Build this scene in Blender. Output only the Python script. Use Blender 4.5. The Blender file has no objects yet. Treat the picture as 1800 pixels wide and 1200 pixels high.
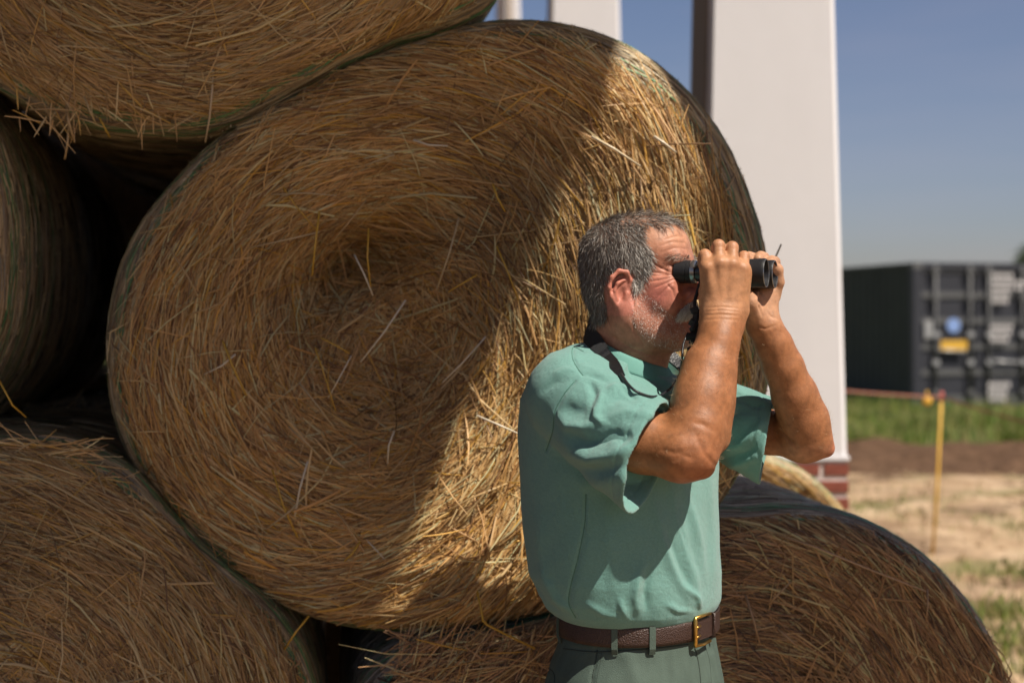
import bpy, math, random
import numpy as np
from mathutils import Vector, Matrix

# ------------------------------------------------------------------ camera, light, exposure
scene = bpy.context.scene
H = 1.60                                   # eye height of the camera
FPX = 2500.0                               # 50 mm lens on 36 mm: focal length in 1800-px units
HORIZON = 560.0
cam_d = bpy.data.cameras.new('camera')
cam = bpy.data.objects.new('camera', cam_d)
scene.collection.objects.link(cam)
cam.location = (0, 0, H)
cam.rotation_euler = (math.radians(90), 0, 0)
cam_d.lens = 50.0
cam_d.sensor_width = 36.0
cam_d.shift_y = -40.0 / 1800.0
cam_d.clip_start = 0.05
cam_d.clip_end = 5000
cam_d.dof.use_dof = True
cam_d.dof.focus_distance = 2.50
cam_d.dof.aperture_fstop = 2.7
scene.camera = cam

SUN = Vector((1.0, -0.9, 2.04)).normalized()     # towards the sun
sun_elev = math.asin(SUN.z)
sun_az = math.atan2(SUN.x, SUN.y)
world = bpy.data.worlds.new('World')
scene.world = world
world.use_nodes = True
wn = world.node_tree
for n in list(wn.nodes):
    wn.nodes.remove(n)
w_out = wn.nodes.new('ShaderNodeOutputWorld')
w_bg = wn.nodes.new('ShaderNodeBackground')
w_sky = wn.nodes.new('ShaderNodeTexSky')
w_sky.sky_type = 'NISHITA'
w_sky.sun_disc = False
w_sky.sun_elevation = sun_elev
w_sky.sun_rotation = sun_az
w_sky.air_density = 1.0
w_sky.dust_density = 1.0
w_sky.ozone_density = 1.6
w_sky.altitude = 100
w_bg.inputs['Strength'].default_value = 0.053
w_tint = wn.nodes.new('ShaderNodeMix')
w_tint.data_type = 'RGBA'
w_tint.blend_type = 'MULTIPLY'
w_tint.inputs[0].default_value = 1.0
w_tint.inputs[7].default_value = (1.04, 0.97, 1.08, 1)
w_tc = wn.nodes.new('ShaderNodeTexCoord')
w_mp = wn.nodes.new('ShaderNodeMapping')
w_mp.inputs['Scale'].default_value = (1.0, 1.0, 7.0)
w_nz = wn.nodes.new('ShaderNodeTexNoise')
w_nz.inputs['Scale'].default_value = 2.3
w_nz.inputs['Detail'].default_value = 6
w_rm = wn.nodes.new('ShaderNodeMapRange')
w_rm.inputs[1].default_value = 0.45
w_rm.inputs[2].default_value = 0.75
w_rm.inputs[3].default_value = 0.0
w_rm.inputs[4].default_value = 0.20
w_cl = wn.nodes.new('ShaderNodeMix')
w_cl.data_type = 'RGBA'
w_cl.inputs[7].default_value = (6.6, 6.2, 6.4, 1)
wn.links.new(w_tc.outputs['Generated'], w_mp.inputs[0])
wn.links.new(w_mp.outputs[0], w_nz.inputs['Vector'])
wn.links.new(w_nz.outputs[0], w_rm.inputs[0])
wn.links.new(w_rm.outputs[0], w_cl.inputs[0])
wn.links.new(w_sky.outputs[0], w_cl.inputs[6])
wn.links.new(w_cl.outputs[2], w_tint.inputs[6])
wn.links.new(w_tint.outputs[2], w_bg.inputs[0])
wn.links.new(w_bg.outputs[0], w_out.inputs[0])

sun_d = bpy.data.lights.new('sun', 'SUN')
sun_d.energy = 5.0
sun_d.angle = math.radians(0.53)
sun_d.color = (1.0, 0.92, 0.80)
sun = bpy.data.objects.new('sun', sun_d)
scene.collection.objects.link(sun)
sun.rotation_euler = SUN.to_track_quat('Z', 'Y').to_euler()
sun.location = (6, -6, 12)

scene.view_settings.view_transform = 'Standard'
scene.view_settings.look = 'None'
scene.view_settings.gamma = 1.0
scene.view_settings.exposure = 0.44
scene.view_settings.use_curve_mapping = False
scene.cycles.max_bounces = 5
scene.cycles.diffuse_bounces = 3
scene.cycles.glossy_bounces = 2
scene.cycles.transmission_bounces = 4
scene.cycles.sample_clamp_indirect = 4.0
scene.cycles.use_denoising = True

rng = np.random.default_rng(11)
random.seed(5)
COL = scene.collection


# ------------------------------------------------------------------ helpers
def W(px, py, Y):
    """a point of the place from where the photograph (1800x1200) shows it and its distance"""
    return np.array([(px - 900.0) * Y / FPX, Y, H + (HORIZON - py) * Y / FPX])


def link(o, parent=None):
    COL.objects.link(o)
    if parent is not None:
        o.parent = parent
    return o


def empty(name, loc, label=None, cat=None, group=None, kind=None):
    o = bpy.data.objects.new(name, None)
    o.empty_display_size = 0.1
    o.location = loc
    COL.objects.link(o)
    tag(o, label, cat, group, kind)
    return o


def tag(o, label=None, cat=None, group=None, kind=None):
    if label:
        o['label'] = label
    if cat:
        o['category'] = cat
    if group:
        o['group'] = group
    if kind:
        o['kind'] = kind
    return o


def np_mesh(name, verts, faces, mat, parent=None, cols=None, smooth=True, mats=None, midx=None):
    """verts (n,3) in world space; faces: (m,4) or (m,3) int array, or list of such arrays"""
    if not isinstance(faces, list):
        faces = [faces]
    faces = [np.asarray(f, dtype=np.int32) for f in faces if len(f)]
    verts = np.asarray(verts, dtype=np.float32)
    if parent is not None:
        pl = np.array(world_loc(parent), dtype=np.float32)
        verts = verts - pl
    me = bpy.data.meshes.new(name)
    me.vertices.add(len(verts))
    me.vertices.foreach_set('co', verts.ravel())
    loops = np.concatenate([f.ravel() for f in faces])
    tot = np.concatenate([np.full(len(f), f.shape[1], dtype=np.int32) for f in faces])
    start = np.concatenate([[0], np.cumsum(tot)[:-1]]).astype(np.int32)
    me.loops.add(len(loops))
    me.loops.foreach_set('vertex_index', loops)
    me.polygons.add(len(tot))
    me.polygons.foreach_set('loop_start', start)
    me.polygons.foreach_set('use_smooth', np.full(len(tot), smooth, dtype=bool))
    if mats:
        for m in mats:
            me.materials.append(m)
        me.polygons.foreach_set('material_index', np.asarray(midx, dtype=np.int32))
    else:
        me.materials.append(mat)
    me.update(calc_edges=True)
    if cols is not None:
        ca = me.color_attributes.new('Col', 'FLOAT_COLOR', 'POINT')
        c4 = np.ones((len(verts), 4), dtype=np.float32)
        c4[:, :3] = cols
        ca.data.foreach_set('color', c4.ravel())
    o = bpy.data.objects.new(name, me)
    link(o, parent)
    return o


def world_loc(o):
    v = Vector((0, 0, 0))
    while o is not None:
        v = v + Vector(o.location)
        o = o.parent
    return v


class MB:
    """collects boxes, tubes, lathes into one mesh"""
    def __init__(self):
        self.v, self.q, self.t, self.n = [], [], [], 0

    def add(self, v, q=None, t=None):
        v = np.asarray(v, dtype=float)
        self.v.append(v)
        if q is not None and len(q):
            self.q.append(np.asarray(q) + self.n)
        if t is not None and len(t):
            self.t.append(np.asarray(t) + self.n)
        self.n += len(v)
        return self

    def box(self, lo, hi, R=None, c=None):
        x0, y0, z0 = lo
        x1, y1, z1 = hi
        v = np.array([(x0, y0, z0), (x1, y0, z0), (x1, y1, z0), (x0, y1, z0), (x0, y0, z1), (x1, y0, z1), (x1, y1, z1), (x0, y1, z1)], float)
        if R is not None:
            v = v @ np.asarray(R).T
        if c is not None:
            v = v + np.asarray(c)
        return self.add(v, [(0, 3, 2, 1), (4, 5, 6, 7), (0, 1, 5, 4), (1, 2, 6, 5), (2, 3, 7, 6), (3, 0, 4, 7)])

    def tube(self, pts, rad, n=8, caps=True):
        pts = np.asarray(pts, float)
        rad = np.broadcast_to(np.asarray(rad, float), (len(pts),))
        T = np.gradient(pts, axis=0)
        T /= np.linalg.norm(T, axis=1, keepdims=True) + 1e-12
        ref = np.array([0, 0, 1.0]) if abs(T[0, 2]) < 0.9 else np.array([1.0, 0, 0])
        rings = []
        u = np.cross(T[0], ref)
        u /= np.linalg.norm(u)
        for i in range(len(pts)):
            u = u - T[i] * (u @ T[i])
            u /= np.linalg.norm(u)
            w = np.cross(T[i], u)
            a = np.linspace(0, 2 * math.pi, n, endpoint=False)
            rings.append(pts[i] + rad[i] * (np.cos(a)[:, None] * u + np.sin(a)[:, None] * w))
        v = np.concatenate(rings)
        q = []
        for i in range(len(pts) - 1):
            for j in range(n):
                q.append((i * n + j, i * n + (j + 1) % n, (i + 1) * n + (j + 1) % n, (i + 1) * n + j))
        t = []
        if caps:
            v = np.concatenate([v, pts[:1], pts[-1:]])
            k = len(pts) * n
            for j in range(n):
                t.append((k, (j + 1) % n, j))
                t.append((k + 1, (len(pts) - 1) * n + j, (len(pts) - 1) * n + (j + 1) % n))
        return self.add(v, q, t)

    def lathe(self, c, axis, prof, n=40):
        """prof: list of (distance along axis, radius)"""
        axis = np.asarray(axis, float)
        axis = axis / np.linalg.norm(axis)
        ref = np.array([0, 0, 1.0]) if abs(axis[2]) < 0.9 else np.array([1.0, 0, 0])
        u = np.cross(axis, ref)
        u /= np.linalg.norm(u)
        w = np.cross(axis, u)
        a = np.linspace(0, 2 * math.pi, n, endpoint=False)
        v, q = [], []
        for (d, r) in prof:
            v.append(np.asarray(c) + axis * d + max(r, 1e-5) * (np.cos(a)[:, None] * u + np.sin(a)[:, None] * w))
        for i in range(len(prof) - 1):
            for j in range(n):
                q.append((i * n + j, i * n + (j + 1) % n, (i + 1) * n + (j + 1) % n, (i + 1) * n + j))
        return self.add(np.concatenate(v), q)

    def build(self, name, mat, parent=None, smooth=False):
        fs = []
        if self.q:
            fs.append(np.concatenate(self.q))
        if self.t:
            fs.append(np.concatenate(self.t))
        return np_mesh(name, np.concatenate(self.v), fs, mat, parent, smooth=smooth)


def sharp(o, deg=35):
    """smooth shading broken at sharp edges"""
    me = o.data
    me.polygons.foreach_set('use_smooth', np.ones(len(me.polygons), dtype=bool))
    me.set_sharp_from_angle(angle=math.radians(deg))
    return o


def unit(a):
    return a / (np.linalg.norm(a, axis=-1, keepdims=True) + 1e-12)


def ribbons(P, width, nrm, taper=True, fold=0.5):
    """P (N,K,3) centre lines, width (N,), nrm (N,3) facing; returns verts and quads of folded ribbons (3 verts across)"""
    N, K, _ = P.shape
    T = np.empty_like(P)
    T[:, 1:-1] = P[:, 2:] - P[:, :-2]
    T[:, 0] = P[:, 1] - P[:, 0]
    T[:, -1] = P[:, -1] - P[:, -2]
    T = unit(T)
    side = unit(np.cross(T, nrm[:, None, :]))
    up = np.cross(side, T)
    wv = np.broadcast_to(width[:, None], (N, K)).copy()
    if taper:
        wv[:, 0] *= 0.7
        wv[:, -1] *= 0.45
    h = wv[..., None] * 0.5
    V = np.stack([P - side * h, P + up * h * 2 * fold, P + side * h], axis=2)   # N,K,3,3
    base = (np.arange(N) * K * 3)[:, None, None]
    k = (np.arange(K - 1) * 3)[None, :, None]
    s = np.arange(2)[None, None, :]
    i0 = base + k + s
    q = np.stack([i0, i0 + 1, i0 + 4, i0 + 3], axis=-1).reshape(-1, 4)
    return V.reshape(-1, 3), q


def flat_ribbons(P, width, nrm):
    N, K, _ = P.shape
    T = np.empty_like(P)
    T[:, 1:-1] = P[:, 2:] - P[:, :-2]
    T[:, 0] = P[:, 1] - P[:, 0]
    T[:, -1] = P[:, -1] - P[:, -2]
    side = unit(np.cross(unit(T), nrm[:, None, :]))
    wv = np.broadcast_to(width[:, None], (N, K)).copy()
    wv[:, -1] *= 0.3
    h = wv[..., None] * 0.5
    V = np.stack([P - side * h, P + side * h], axis=2)
    base = (np.arange(N) * K * 2)[:, None]
    k = (np.arange(K - 1) * 2)[None, :]
    i0 = base + k
    q = np.stack([i0, i0 + 1, i0 + 3, i0 + 2], axis=-1).reshape(-1, 4)
    return V.reshape(-1, 3), q


def vnormals(v, q):
    n = np.zeros_like(v)
    a, b, c, d = (v[q[:, i]] for i in range(4))
    fn = np.cross(c - a, d - b)
    for i in range(4):
        np.add.at(n, q[:, i], fn)
    return unit(n)


def laplace(v, q, it=1, lam=0.5):
    e = np.concatenate([q[:, [0, 1]], q[:, [1, 2]], q[:, [2, 3]], q[:, [3, 0]]])
    cnt = np.bincount(e[:, 0], minlength=len(v)) + np.bincount(e[:, 1], minlength=len(v))
    cnt = np.maximum(cnt, 1)[:, None]
    for _ in range(it):
        s = np.zeros_like(v)
        for k in range(3):
            s[:, k] = np.bincount(e[:, 0], weights=v[e[:, 1], k], minlength=len(v)) + np.bincount(e[:, 1], weights=v[e[:, 0], k], minlength=len(v))
        v = v + lam * (s / cnt - v)
    return v


# ------------------------------------------------------------------ smooth solids on a grid
class Vol:
    def __init__(self, lo, hi, h):
        self.lo = np.asarray(lo, float)
        self.h = h
        self.n = np.ceil((np.asarray(hi) - self.lo) / h).astype(int) + 1
        self.f = np.full(self.n, 0.08, dtype=np.float32)

    def _sub(self, lo, hi):
        a = np.clip(np.floor((np.asarray(lo) - self.lo) / self.h).astype(int), 0, self.n)
        b = np.clip(np.ceil((np.asarray(hi) - self.lo) / self.h).astype(int) + 1, 0, self.n)
        sl = tuple(slice(i, j) for i, j in zip(a, b))
        ax = [(self.lo[k] + np.arange(a[k], b[k]) * self.h).astype(np.float32) for k in range(3)]
        return sl, ax[0][:, None, None], ax[1][None, :, None], ax[2][None, None, :]

    def union(self, fn, lo, hi, k=0.01):
        sl, x, y, z = self._sub(np.asarray(lo) - k - 0.012, np.asarray(hi) + k + 0.012)
        if min(s.stop - s.start for s in sl) <= 0:
            return
        d = fn(x, y, z)
        a = self.f[sl]
        h = np.maximum(k - np.abs(a - d), 0) / max(k, 1e-6)
        self.f[sl] = np.minimum(a, d) - h * h * k * 0.25

    def cut(self, fn, lo, hi, k=0.004):
        sl, x, y, z = self._sub(np.asarray(lo) - k, np.asarray(hi) + k)
        if min(s.stop - s.start for s in sl) <= 0:
            return
        d = -fn(x, y, z)
        a = self.f[sl]
        h = np.maximum(k - np.abs(a - d), 0) / max(k, 1e-6)
        self.f[sl] = np.maximum(a, d) + h * h * k * 0.25

    def ell(self, c, r, k=0.01, R=None, cut=False):
        c = np.asarray(c, float)
        r = np.asarray(r, float)
        Rm = None if R is None else np.asarray(R, float)

        def fn(x, y, z):
            x, y, z = x - c[0], y - c[1], z - c[2]
            if Rm is not None:
                x, y, z = (Rm[0, 0] * x + Rm[1, 0] * y + Rm[2, 0] * z, Rm[0, 1] * x + Rm[1, 1] * y + Rm[2, 1] * z,
                           Rm[0, 2] * x + Rm[1, 2] * y + Rm[2, 2] * z)
            k0 = np.sqrt((x / r[0]) ** 2 + (y / r[1]) ** 2 + (z / r[2]) ** 2)
            k1 = np.sqrt((x / r[0] ** 2) ** 2 + (y / r[1] ** 2) ** 2 + (z / r[2] ** 2) ** 2)
            return k0 * (k0 - 1) / (k1 + 1e-6)
        m = r if R is None else np.full(3, r.max())
        (self.cut if cut else self.union)(fn, c - m, c + m, k)

    def cap(self, a, b, ra, rb, k=0.01, cut=False):
        a = np.asarray(a, float)
        b = np.asarray(b, float)
        ab = b - a
        L2 = float(ab @ ab) + 1e-12

        def fn(x, y, z):
            t = ((x - a[0]) * ab[0] + (y - a[1]) * ab[1] + (z - a[2]) * ab[2]) / L2
            t = np.clip(t, 0, 1)
            d = np.sqrt((x - a[0] - t * ab[0]) ** 2 + (y - a[1] - t * ab[1]) ** 2 + (z - a[2] - t * ab[2]) ** 2)
            return d - (ra + (rb - ra) * t)
        m = max(ra, rb)
        (self.cut if cut else self.union)(fn, np.minimum(a, b) - m, np.maximum(a, b) + m, k)

    def chain(self, pts, rad, k=0.01, cut=False):
        for i in range(len(pts) - 1):
            self.cap(pts[i], pts[i + 1], rad[i], rad[i + 1], k, cut)

    def mesh(self):
        f = self.f
        f[0], f[-1] = 0.08, 0.08
        f[:, 0], f[:, -1] = 0.08, 0.08
        f[:, :, 0], f[:, :, -1] = 0.08, 0.08
        s = f < 0
        nx, ny, nz = (d - 1 for d in f.shape)
        cnt = np.zeros((nx, ny, nz), dtype=np.int8)
        for i in (0, 1):
            for j in (0, 1):
                for k in (0, 1):
                    cnt += s[i:nx + i, j:ny + j, k:nz + k]
        ci, cj, ck = np.nonzero((cnt > 0) & (cnt < 8))
        idx = np.full((nx, ny, nz), -1, dtype=np.int32)
        idx[ci, cj, ck] = np.arange(len(ci))
        acc = np.zeros((len(ci), 3))
        num = np.zeros(len(ci))
        corners = [(i, j, k) for i in (0, 1) for j in (0, 1) for k in (0, 1)]
        for p in corners:
            for ax in range(3):
                if p[ax] == 0:
                    q = list(p)
                    q[ax] = 1
                    fa = f[ci + p[0], cj + p[1], ck + p[2]].astype(float)
                    fb = f[ci + q[0], cj + q[1], ck + q[2]].astype(float)
                    m = (fa < 0) != (fb < 0)
                    t = np.where(m, fa / np.where(m, fa - fb, 1), 0)
                    pt = np.tile(np.array(p, float), (len(ci), 1))
                    pt[:, ax] += t
                    acc += pt * m[:, None]
                    num += m
        v = self.lo + self.h * (np.stack([ci, cj, ck], 1) + acc / num[:, None])
        quads = []
        for ax in range(3):
            sa = s.take(range(0, f.shape[ax] - 1), axis=ax)
            sb = s.take(range(1, f.shape[ax]), axis=ax)
            e = np.nonzero(sa != sb)
            e = [np.asarray(t) for t in e]
            inside_first = sa[tuple(e)]
            o1, o2 = [(1, 2), (2, 0), (0, 1)][ax]
            ok = (e[o1] > 0) & (e[o2] > 0) & (e[o1] < f.shape[o1] - 1) & (e[o2] < f.shape[o2] - 1)
            e = [t[ok] for t in e]
            inside_first = inside_first[ok]

            def cell(d1, d2):
                c = [t.copy() for t in e]
                c[o1] -= d1
                c[o2] -= d2
                return idx[tuple(c)]
            qq = np.stack([cell(1, 1), cell(0, 1), cell(0, 0), cell(1, 0)], 1)
            qq[~inside_first] = qq[~inside_first][:, ::-1]
            quads.append(qq)
        q = np.concatenate(quads)
        q = q[(q >= 0).all(1)]
        return v, q


def poly_dist(P2, line):
    """distance of 2-D points to a polyline, and running position along it 0..1"""
    best = np.full(len(P2), 1e9)
    pos = np.zeros(len(P2))
    line = np.asarray(line, float)
    n = len(line) - 1
    for i in range(n):
        a, b = line[i], line[i + 1]
        ab = b - a
        t = np.clip(((P2 - a) @ ab) / (ab @ ab + 1e-9), 0, 1)
        d = np.linalg.norm(P2 - a - t[:, None] * ab, axis=1)
        m = d < best
        best[m] = d[m]
        pos[m] = (i + t[m]) / n
    return best, pos


def catmull(pts, n):
    pts = np.asarray(pts, float)
    P = np.concatenate([2 * pts[:1] - pts[1:2], pts, 2 * pts[-1:] - pts[-2:-1]])
    out = []
    u = np.linspace(0, len(pts) - 1, n)
    for t in u:
        i = min(int(t), len(pts) - 2)
        f = t - i
        a, b, c, d = P[i], P[i + 1], P[i + 2], P[i + 3]
        out.append(0.5 * (2 * b + (c - a) * f + (2 * a - 5 * b + 4 * c - d) * f ** 2 + (3 * b - a - 3 * c + d) * f ** 3))
    return np.array(out)


# ------------------------------------------------------------------ materials
def mat(name, color=(0.5, 0.5, 0.5), rough=0.7, metal=0.0, spec=0.5, attr=False, noise=None, bump=None, **kw):
    """noise: (scale, amount, stretch xyz); bump: list of (scale, distance, kind)"""
    m = bpy.data.materials.new(name)
    m.use_nodes = True
    nt = m.node_tree
    b = nt.nodes['Principled BSDF']
    b.inputs['Base Color'].default_value = (*color, 1)
    b.inputs['Roughness'].default_value = rough
    b.inputs['Metallic'].default_value = metal
    b.inputs['Specular IOR Level'].default_value = spec
    for k, v in kw.items():
        b.inputs[k.replace('_', ' ')].default_value = v
    tc = nt.nodes.new('ShaderNodeTexCoord')
    src = None
    if attr:
        at = nt.nodes.new('ShaderNodeAttribute')
        at.attribute_name = 'Col'
        src = at.outputs['Color']
    if noise:
        sc, amt, stretch = noise
        mp = nt.nodes.new('ShaderNodeMapping')
        mp.inputs['Scale'].default_value = stretch
        nt.links.new(tc.outputs['Object'], mp.inputs[0])
        nz = nt.nodes.new('ShaderNodeTexNoise')
        nz.inputs['Scale'].default_value = sc
        nz.inputs['Detail'].default_value = 6
        nz.inputs['Roughness'].default_value = 0.6
        nt.links.new(mp.outputs[0], nz.inputs['Vector'])
        mr = nt.nodes.new('ShaderNodeMapRange')
        mr.inputs[1].default_value = 0.25
        mr.inputs[2].default_value = 0.75
        mr.inputs[3].default_value = 1 - amt
        mr.inputs[4].default_value = 1 + amt
        nt.links.new(nz.outputs[0], mr.inputs[0])
        mx = nt.nodes.new('ShaderNodeMix')
        mx.data_type = 'RGBA'
        mx.blend_type = 'MULTIPLY'
        mx.inputs[0].default_value = 1
        mx.inputs[6].default_value = (*color, 1)
        if src:
            nt.links.new(src, mx.inputs[6])
        nt.links.new(mr.outputs[0], mx.inputs[7])
        src = mx.outputs[2]
    if src:
        nt.links.new(src, b.inputs['Base Color'])
    last = None
    for (sc, dist, kind) in (bump or []):
        if kind == 'voronoi':
            t = nt.nodes.new('ShaderNodeTexVoronoi')
            t.inputs['Scale'].default_value = sc
        else:
            t = nt.nodes.new('ShaderNodeTexNoise')
            t.inputs['Scale'].default_value = sc
            t.inputs['Detail'].default_value = 5
        nt.links.new(tc.outputs['Object'], t.inputs['Vector'])
        bp = nt.nodes.new('ShaderNodeBump')
        bp.inputs['Distance'].default_value = dist
        bp.inputs['Strength'].default_value = 1.0
        nt.links.new(t.outputs[0], bp.inputs['Height'])
        if last:
            nt.links.new(last, bp.inputs['Normal'])
        last = bp.outputs[0]
    if last:
        nt.links.new(last, b.inputs['Normal'])
    return m


M = {}
M['straw'] = mat('straw', attr=True, rough=0.45, spec=0.45)
# thin stalks let some light through
_nt = M['straw'].node_tree
_b = _nt.nodes['Principled BSDF']
_tr = _nt.nodes.new('ShaderNodeBsdfTranslucent')
_mx = _nt.nodes.new('ShaderNodeMixShader')
_mx.inputs[0].default_value = 0.22
_at = [n for n in _nt.nodes if n.type == 'ATTRIBUTE'][0]
_nt.links.new(_at.outputs['Color'], _tr.inputs[0])
_nt.links.new(_b.outputs[0], _mx.inputs[1])
_nt.links.new(_tr.outputs[0], _mx.inputs[2])
_nt.links.new(_mx.outputs[0], _nt.nodes['Material Output'].inputs[0])
M['core'] = mat('packed_hay', (0.13, 0.08, 0.038), rough=0.9, spec=0.1, noise=(60, 0.6, (1, 1, 1)), bump=[(120, 0.01, 'noise')])
M['net'] = mat('net_thread', attr=True, rough=0.5, spec=0.4)
M['plaster'] = mat('white_render', (0.66, 0.65, 0.665), rough=0.85, spec=0.2, noise=(2.2, 0.05, (1, 1, 0.35)), bump=[(220, 0.0012, 'noise'), (14, 0.0008, 'noise')])
M['sidepl'] = mat('brown_side', (0.25, 0.2, 0.16), rough=0.85, spec=0.2, noise=(6, 0.25, (8, 8, 0.6)))
M['brick'] = mat('brick', (0.20, 0.060, 0.040), rough=0.8, spec=0.25, noise=(14, 0.3, (1, 1, 1)), bump=[(90, 0.002, 'noise')])
M['mortar'] = mat('mortar', (0.60, 0.52, 0.49), rough=0.95, spec=0.1, noise=(30, 0.15, (1, 1, 1)), bump=[(150, 0.002, 'noise')])
M['roof'] = mat('roof_sheet', (0.16, 0.13, 0.1), rough=0.8, noise=(5, 0.2, (1, 6, 1)))
M['timber'] = mat('timber', (0.25, 0.17, 0.1), rough=0.8, noise=(8, 0.3, (1, 8, 1)))

# ------------------------------------------------------------------ ground
def ground_material():
    m = bpy.data.materials.new('dry_ground')
    m.use_nodes = True
    nt = m.node_tree
    b = nt.nodes['Principled BSDF']
    b.inputs['Roughness'].default_value = 0.95
    b.inputs['Specular IOR Level'].default_value = 0.15
    tc = nt.nodes.new('ShaderNodeTexCoord')

    def noise(scale, detail=6, stretch=(1, 1, 1)):
        mp = nt.nodes.new('ShaderNodeMapping')
        mp.inputs['Scale'].default_value = stretch
        nt.links.new(tc.outputs['Object'], mp.inputs[0])
        n = nt.nodes.new('ShaderNodeTexNoise')
        n.inputs['Scale'].default_value = scale
        n.inputs['Detail'].default_value = detail
        nt.links.new(mp.outputs[0], n.inputs['Vector'])
        return n.outputs[0]

    def ramp(src, stops):
        r = nt.nodes.new('ShaderNodeValToRGB')
        e = r.color_ramp.elements
        e[0].position, e[0].color = stops[0][0], (*stops[0][1], 1)
        e[1].position, e[1].color = stops[-1][0], (*stops[-1][1], 1)
        for p, c in stops[1:-1]:
            x = e.new(p)
            x.color = (*c, 1)
        nt.links.new(src, r.inputs[0])
        return r.outputs[0]

    def mixc(f, a, c):
        x = nt.nodes.new('ShaderNodeMix')
        x.data_type = 'RGBA'
        nt.links.new(f, x.inputs[0])
        nt.links.new(a, x.inputs[6])
        nt.links.new(c, x.inputs[7])
        return x.outputs[2]
    sand = ramp(noise(2.2), [(0.3, (0.27, 0.175, 0.10)), (0.5, (0.40, 0.28, 0.17)), (0.7, (0.52, 0.38, 0.25))])
    soil = ramp(noise(9.0), [(0.35, (0.12, 0.075, 0.045)), (0.7, (0.27, 0.18, 0.11))])
    weed = ramp(noise(14.0), [(0.35, (0.10, 0.11, 0.035)), (0.7, (0.24, 0.21, 0.09))])
    f1 = ramp(noise(0.9, 8, (1, 1.6, 1)), [(0.50, (0, 0, 0)), (0.64, (1, 1, 1))])
    f2 = ramp(noise(1.4, 8, (0.8, 1, 1)), [(0.53, (0, 0, 0)), (0.66, (0.85, 0.85, 0.85))])
    c = mixc(f1, sand, soil)
    c = mixc(f2, c, weed)
    nt.links.new(c, b.inputs['Base Color'])
    bp = nt.nodes.new('ShaderNodeBump')
    bp.inputs['Distance'].default_value = 0.05
    nt.links.new(noise(11.0, 10), bp.inputs['Height'])
    nt.links.new(bp.outputs[0], b.inputs['Normal'])
    return m


M['ground'] = ground_material()
M['soil'] = mat('dark_soil', (0.105, 0.062, 0.038), rough=1.0, spec=0.05, noise=(7, 0.5, (1, 1, 1)), bump=[(9, 0.08, 'noise')])
M['verge'] = mat('verge_soil', (0.10, 0.105, 0.035), rough=1.0, spec=0.05, noise=(3, 0.4, (1, 1, 1)))
M['grass'] = mat('grass_blade', attr=True, rough=0.6, spec=0.3)


def wav(x, y, s, seed):
    r = np.random.default_rng(seed)
    out = 0
    for i in range(7):
        a = r.uniform(0, 2 * math.pi)
        f = s * r.uniform(0.6, 2.4)
        out = out + np.sin((x * math.cos(a) + y * math.sin(a)) * f + r.uniform(0, 6.28)) / 7 * 1.6
    return out


xs = np.unique(np.concatenate([np.linspace(-2, 12, 141), np.linspace(-40, 40, 61), np.array([-3000, -1200, -400, -120, 120, 400, 1200, 3000.])]))
ys = np.unique(np.concatenate([np.linspace(-1, 16, 171), np.linspace(-40, 45, 66), np.array([-1500, -400, -120, 120, 400, 1200, 3500.])]))
gx, gy = np.meshgrid(xs, ys, indexing='ij')
gz = -0.012 + 0.010 * wav(gx, gy, 3.0, 1) + 0.006 * wav(gx, gy, 9.0, 2)
gz = np.where((np.abs(gx) > 30) | (gy > 45) | (gy < -20), -0.03, gz)
ni, nj = gx.shape
ii, jj = np.meshgrid(np.arange(ni - 1), np.arange(nj - 1), indexing='ij')
gq = np.stack([ii * nj + jj, (ii + 1) * nj + jj, (ii + 1) * nj + jj + 1, ii * nj + jj + 1], -1).reshape(-1, 4)
g = np_mesh('ground', np.stack([gx, gy, gz], -1).reshape(-1, 3), gq, M['ground'])
tag(g, 'dry sandy ground with bare soil and sparse weeds', kind='structure')

# dark earth bank across the field, then a green verge
bx = np.linspace(-12, 45, 400)
by = np.linspace(14.6, 17.9, 26)
gx, gy = np.meshgrid(bx, by, indexing='ij')
t = np.clip((gy - 14.6) / 3.3 + 0.07 * wav(gx, gy * 0, 1.2, 8), 0, 1)
gz = 0.19 * np.sin(math.pi * t) * (1 + 0.5 * wav(gx, gy, 3.3, 5)) + 0.025 * wav(gx, gy, 12, 6) * np.sin(math.pi * t) - 0.03
ni, nj = gx.shape
ii, jj = np.meshgrid(np.arange(ni - 1), np.arange(nj - 1), indexing='ij')
gq = np.stack([ii * nj + jj, (ii + 1) * nj + jj, (ii + 1) * nj + jj + 1, ii * nj + jj + 1], -1).reshape(-1, 4)
o = np_mesh('earth_bank', np.stack([gx, gy, gz], -1).reshape(-1, 3), gq, M['soil'])
tag(o, 'low bank of dark turned earth', kind='structure')
vx = np.linspace(-40, 80, 120)
vy = np.linspace(17.2, 60, 40)
gx, gy = np.meshgrid(vx, vy, indexing='ij')
gz = 0.03 + 0.02 * wav(gx, gy, 1.5, 15)
ni, nj = gx.shape
ii, jj = np.meshgrid(np.arange(ni - 1), np.arange(nj - 1), indexing='ij')
gq = np.stack([ii * nj + jj, (ii + 1) * nj + jj, (ii + 1) * nj + jj + 1, ii * nj + jj + 1], -1).reshape(-1, 4)
o = np_mesh('verge', np.stack([gx, gy, gz], -1).reshape(-1, 3), gq, M['verge'])
tag(o, 'grass verge behind the earth bank', kind='structure')


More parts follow.
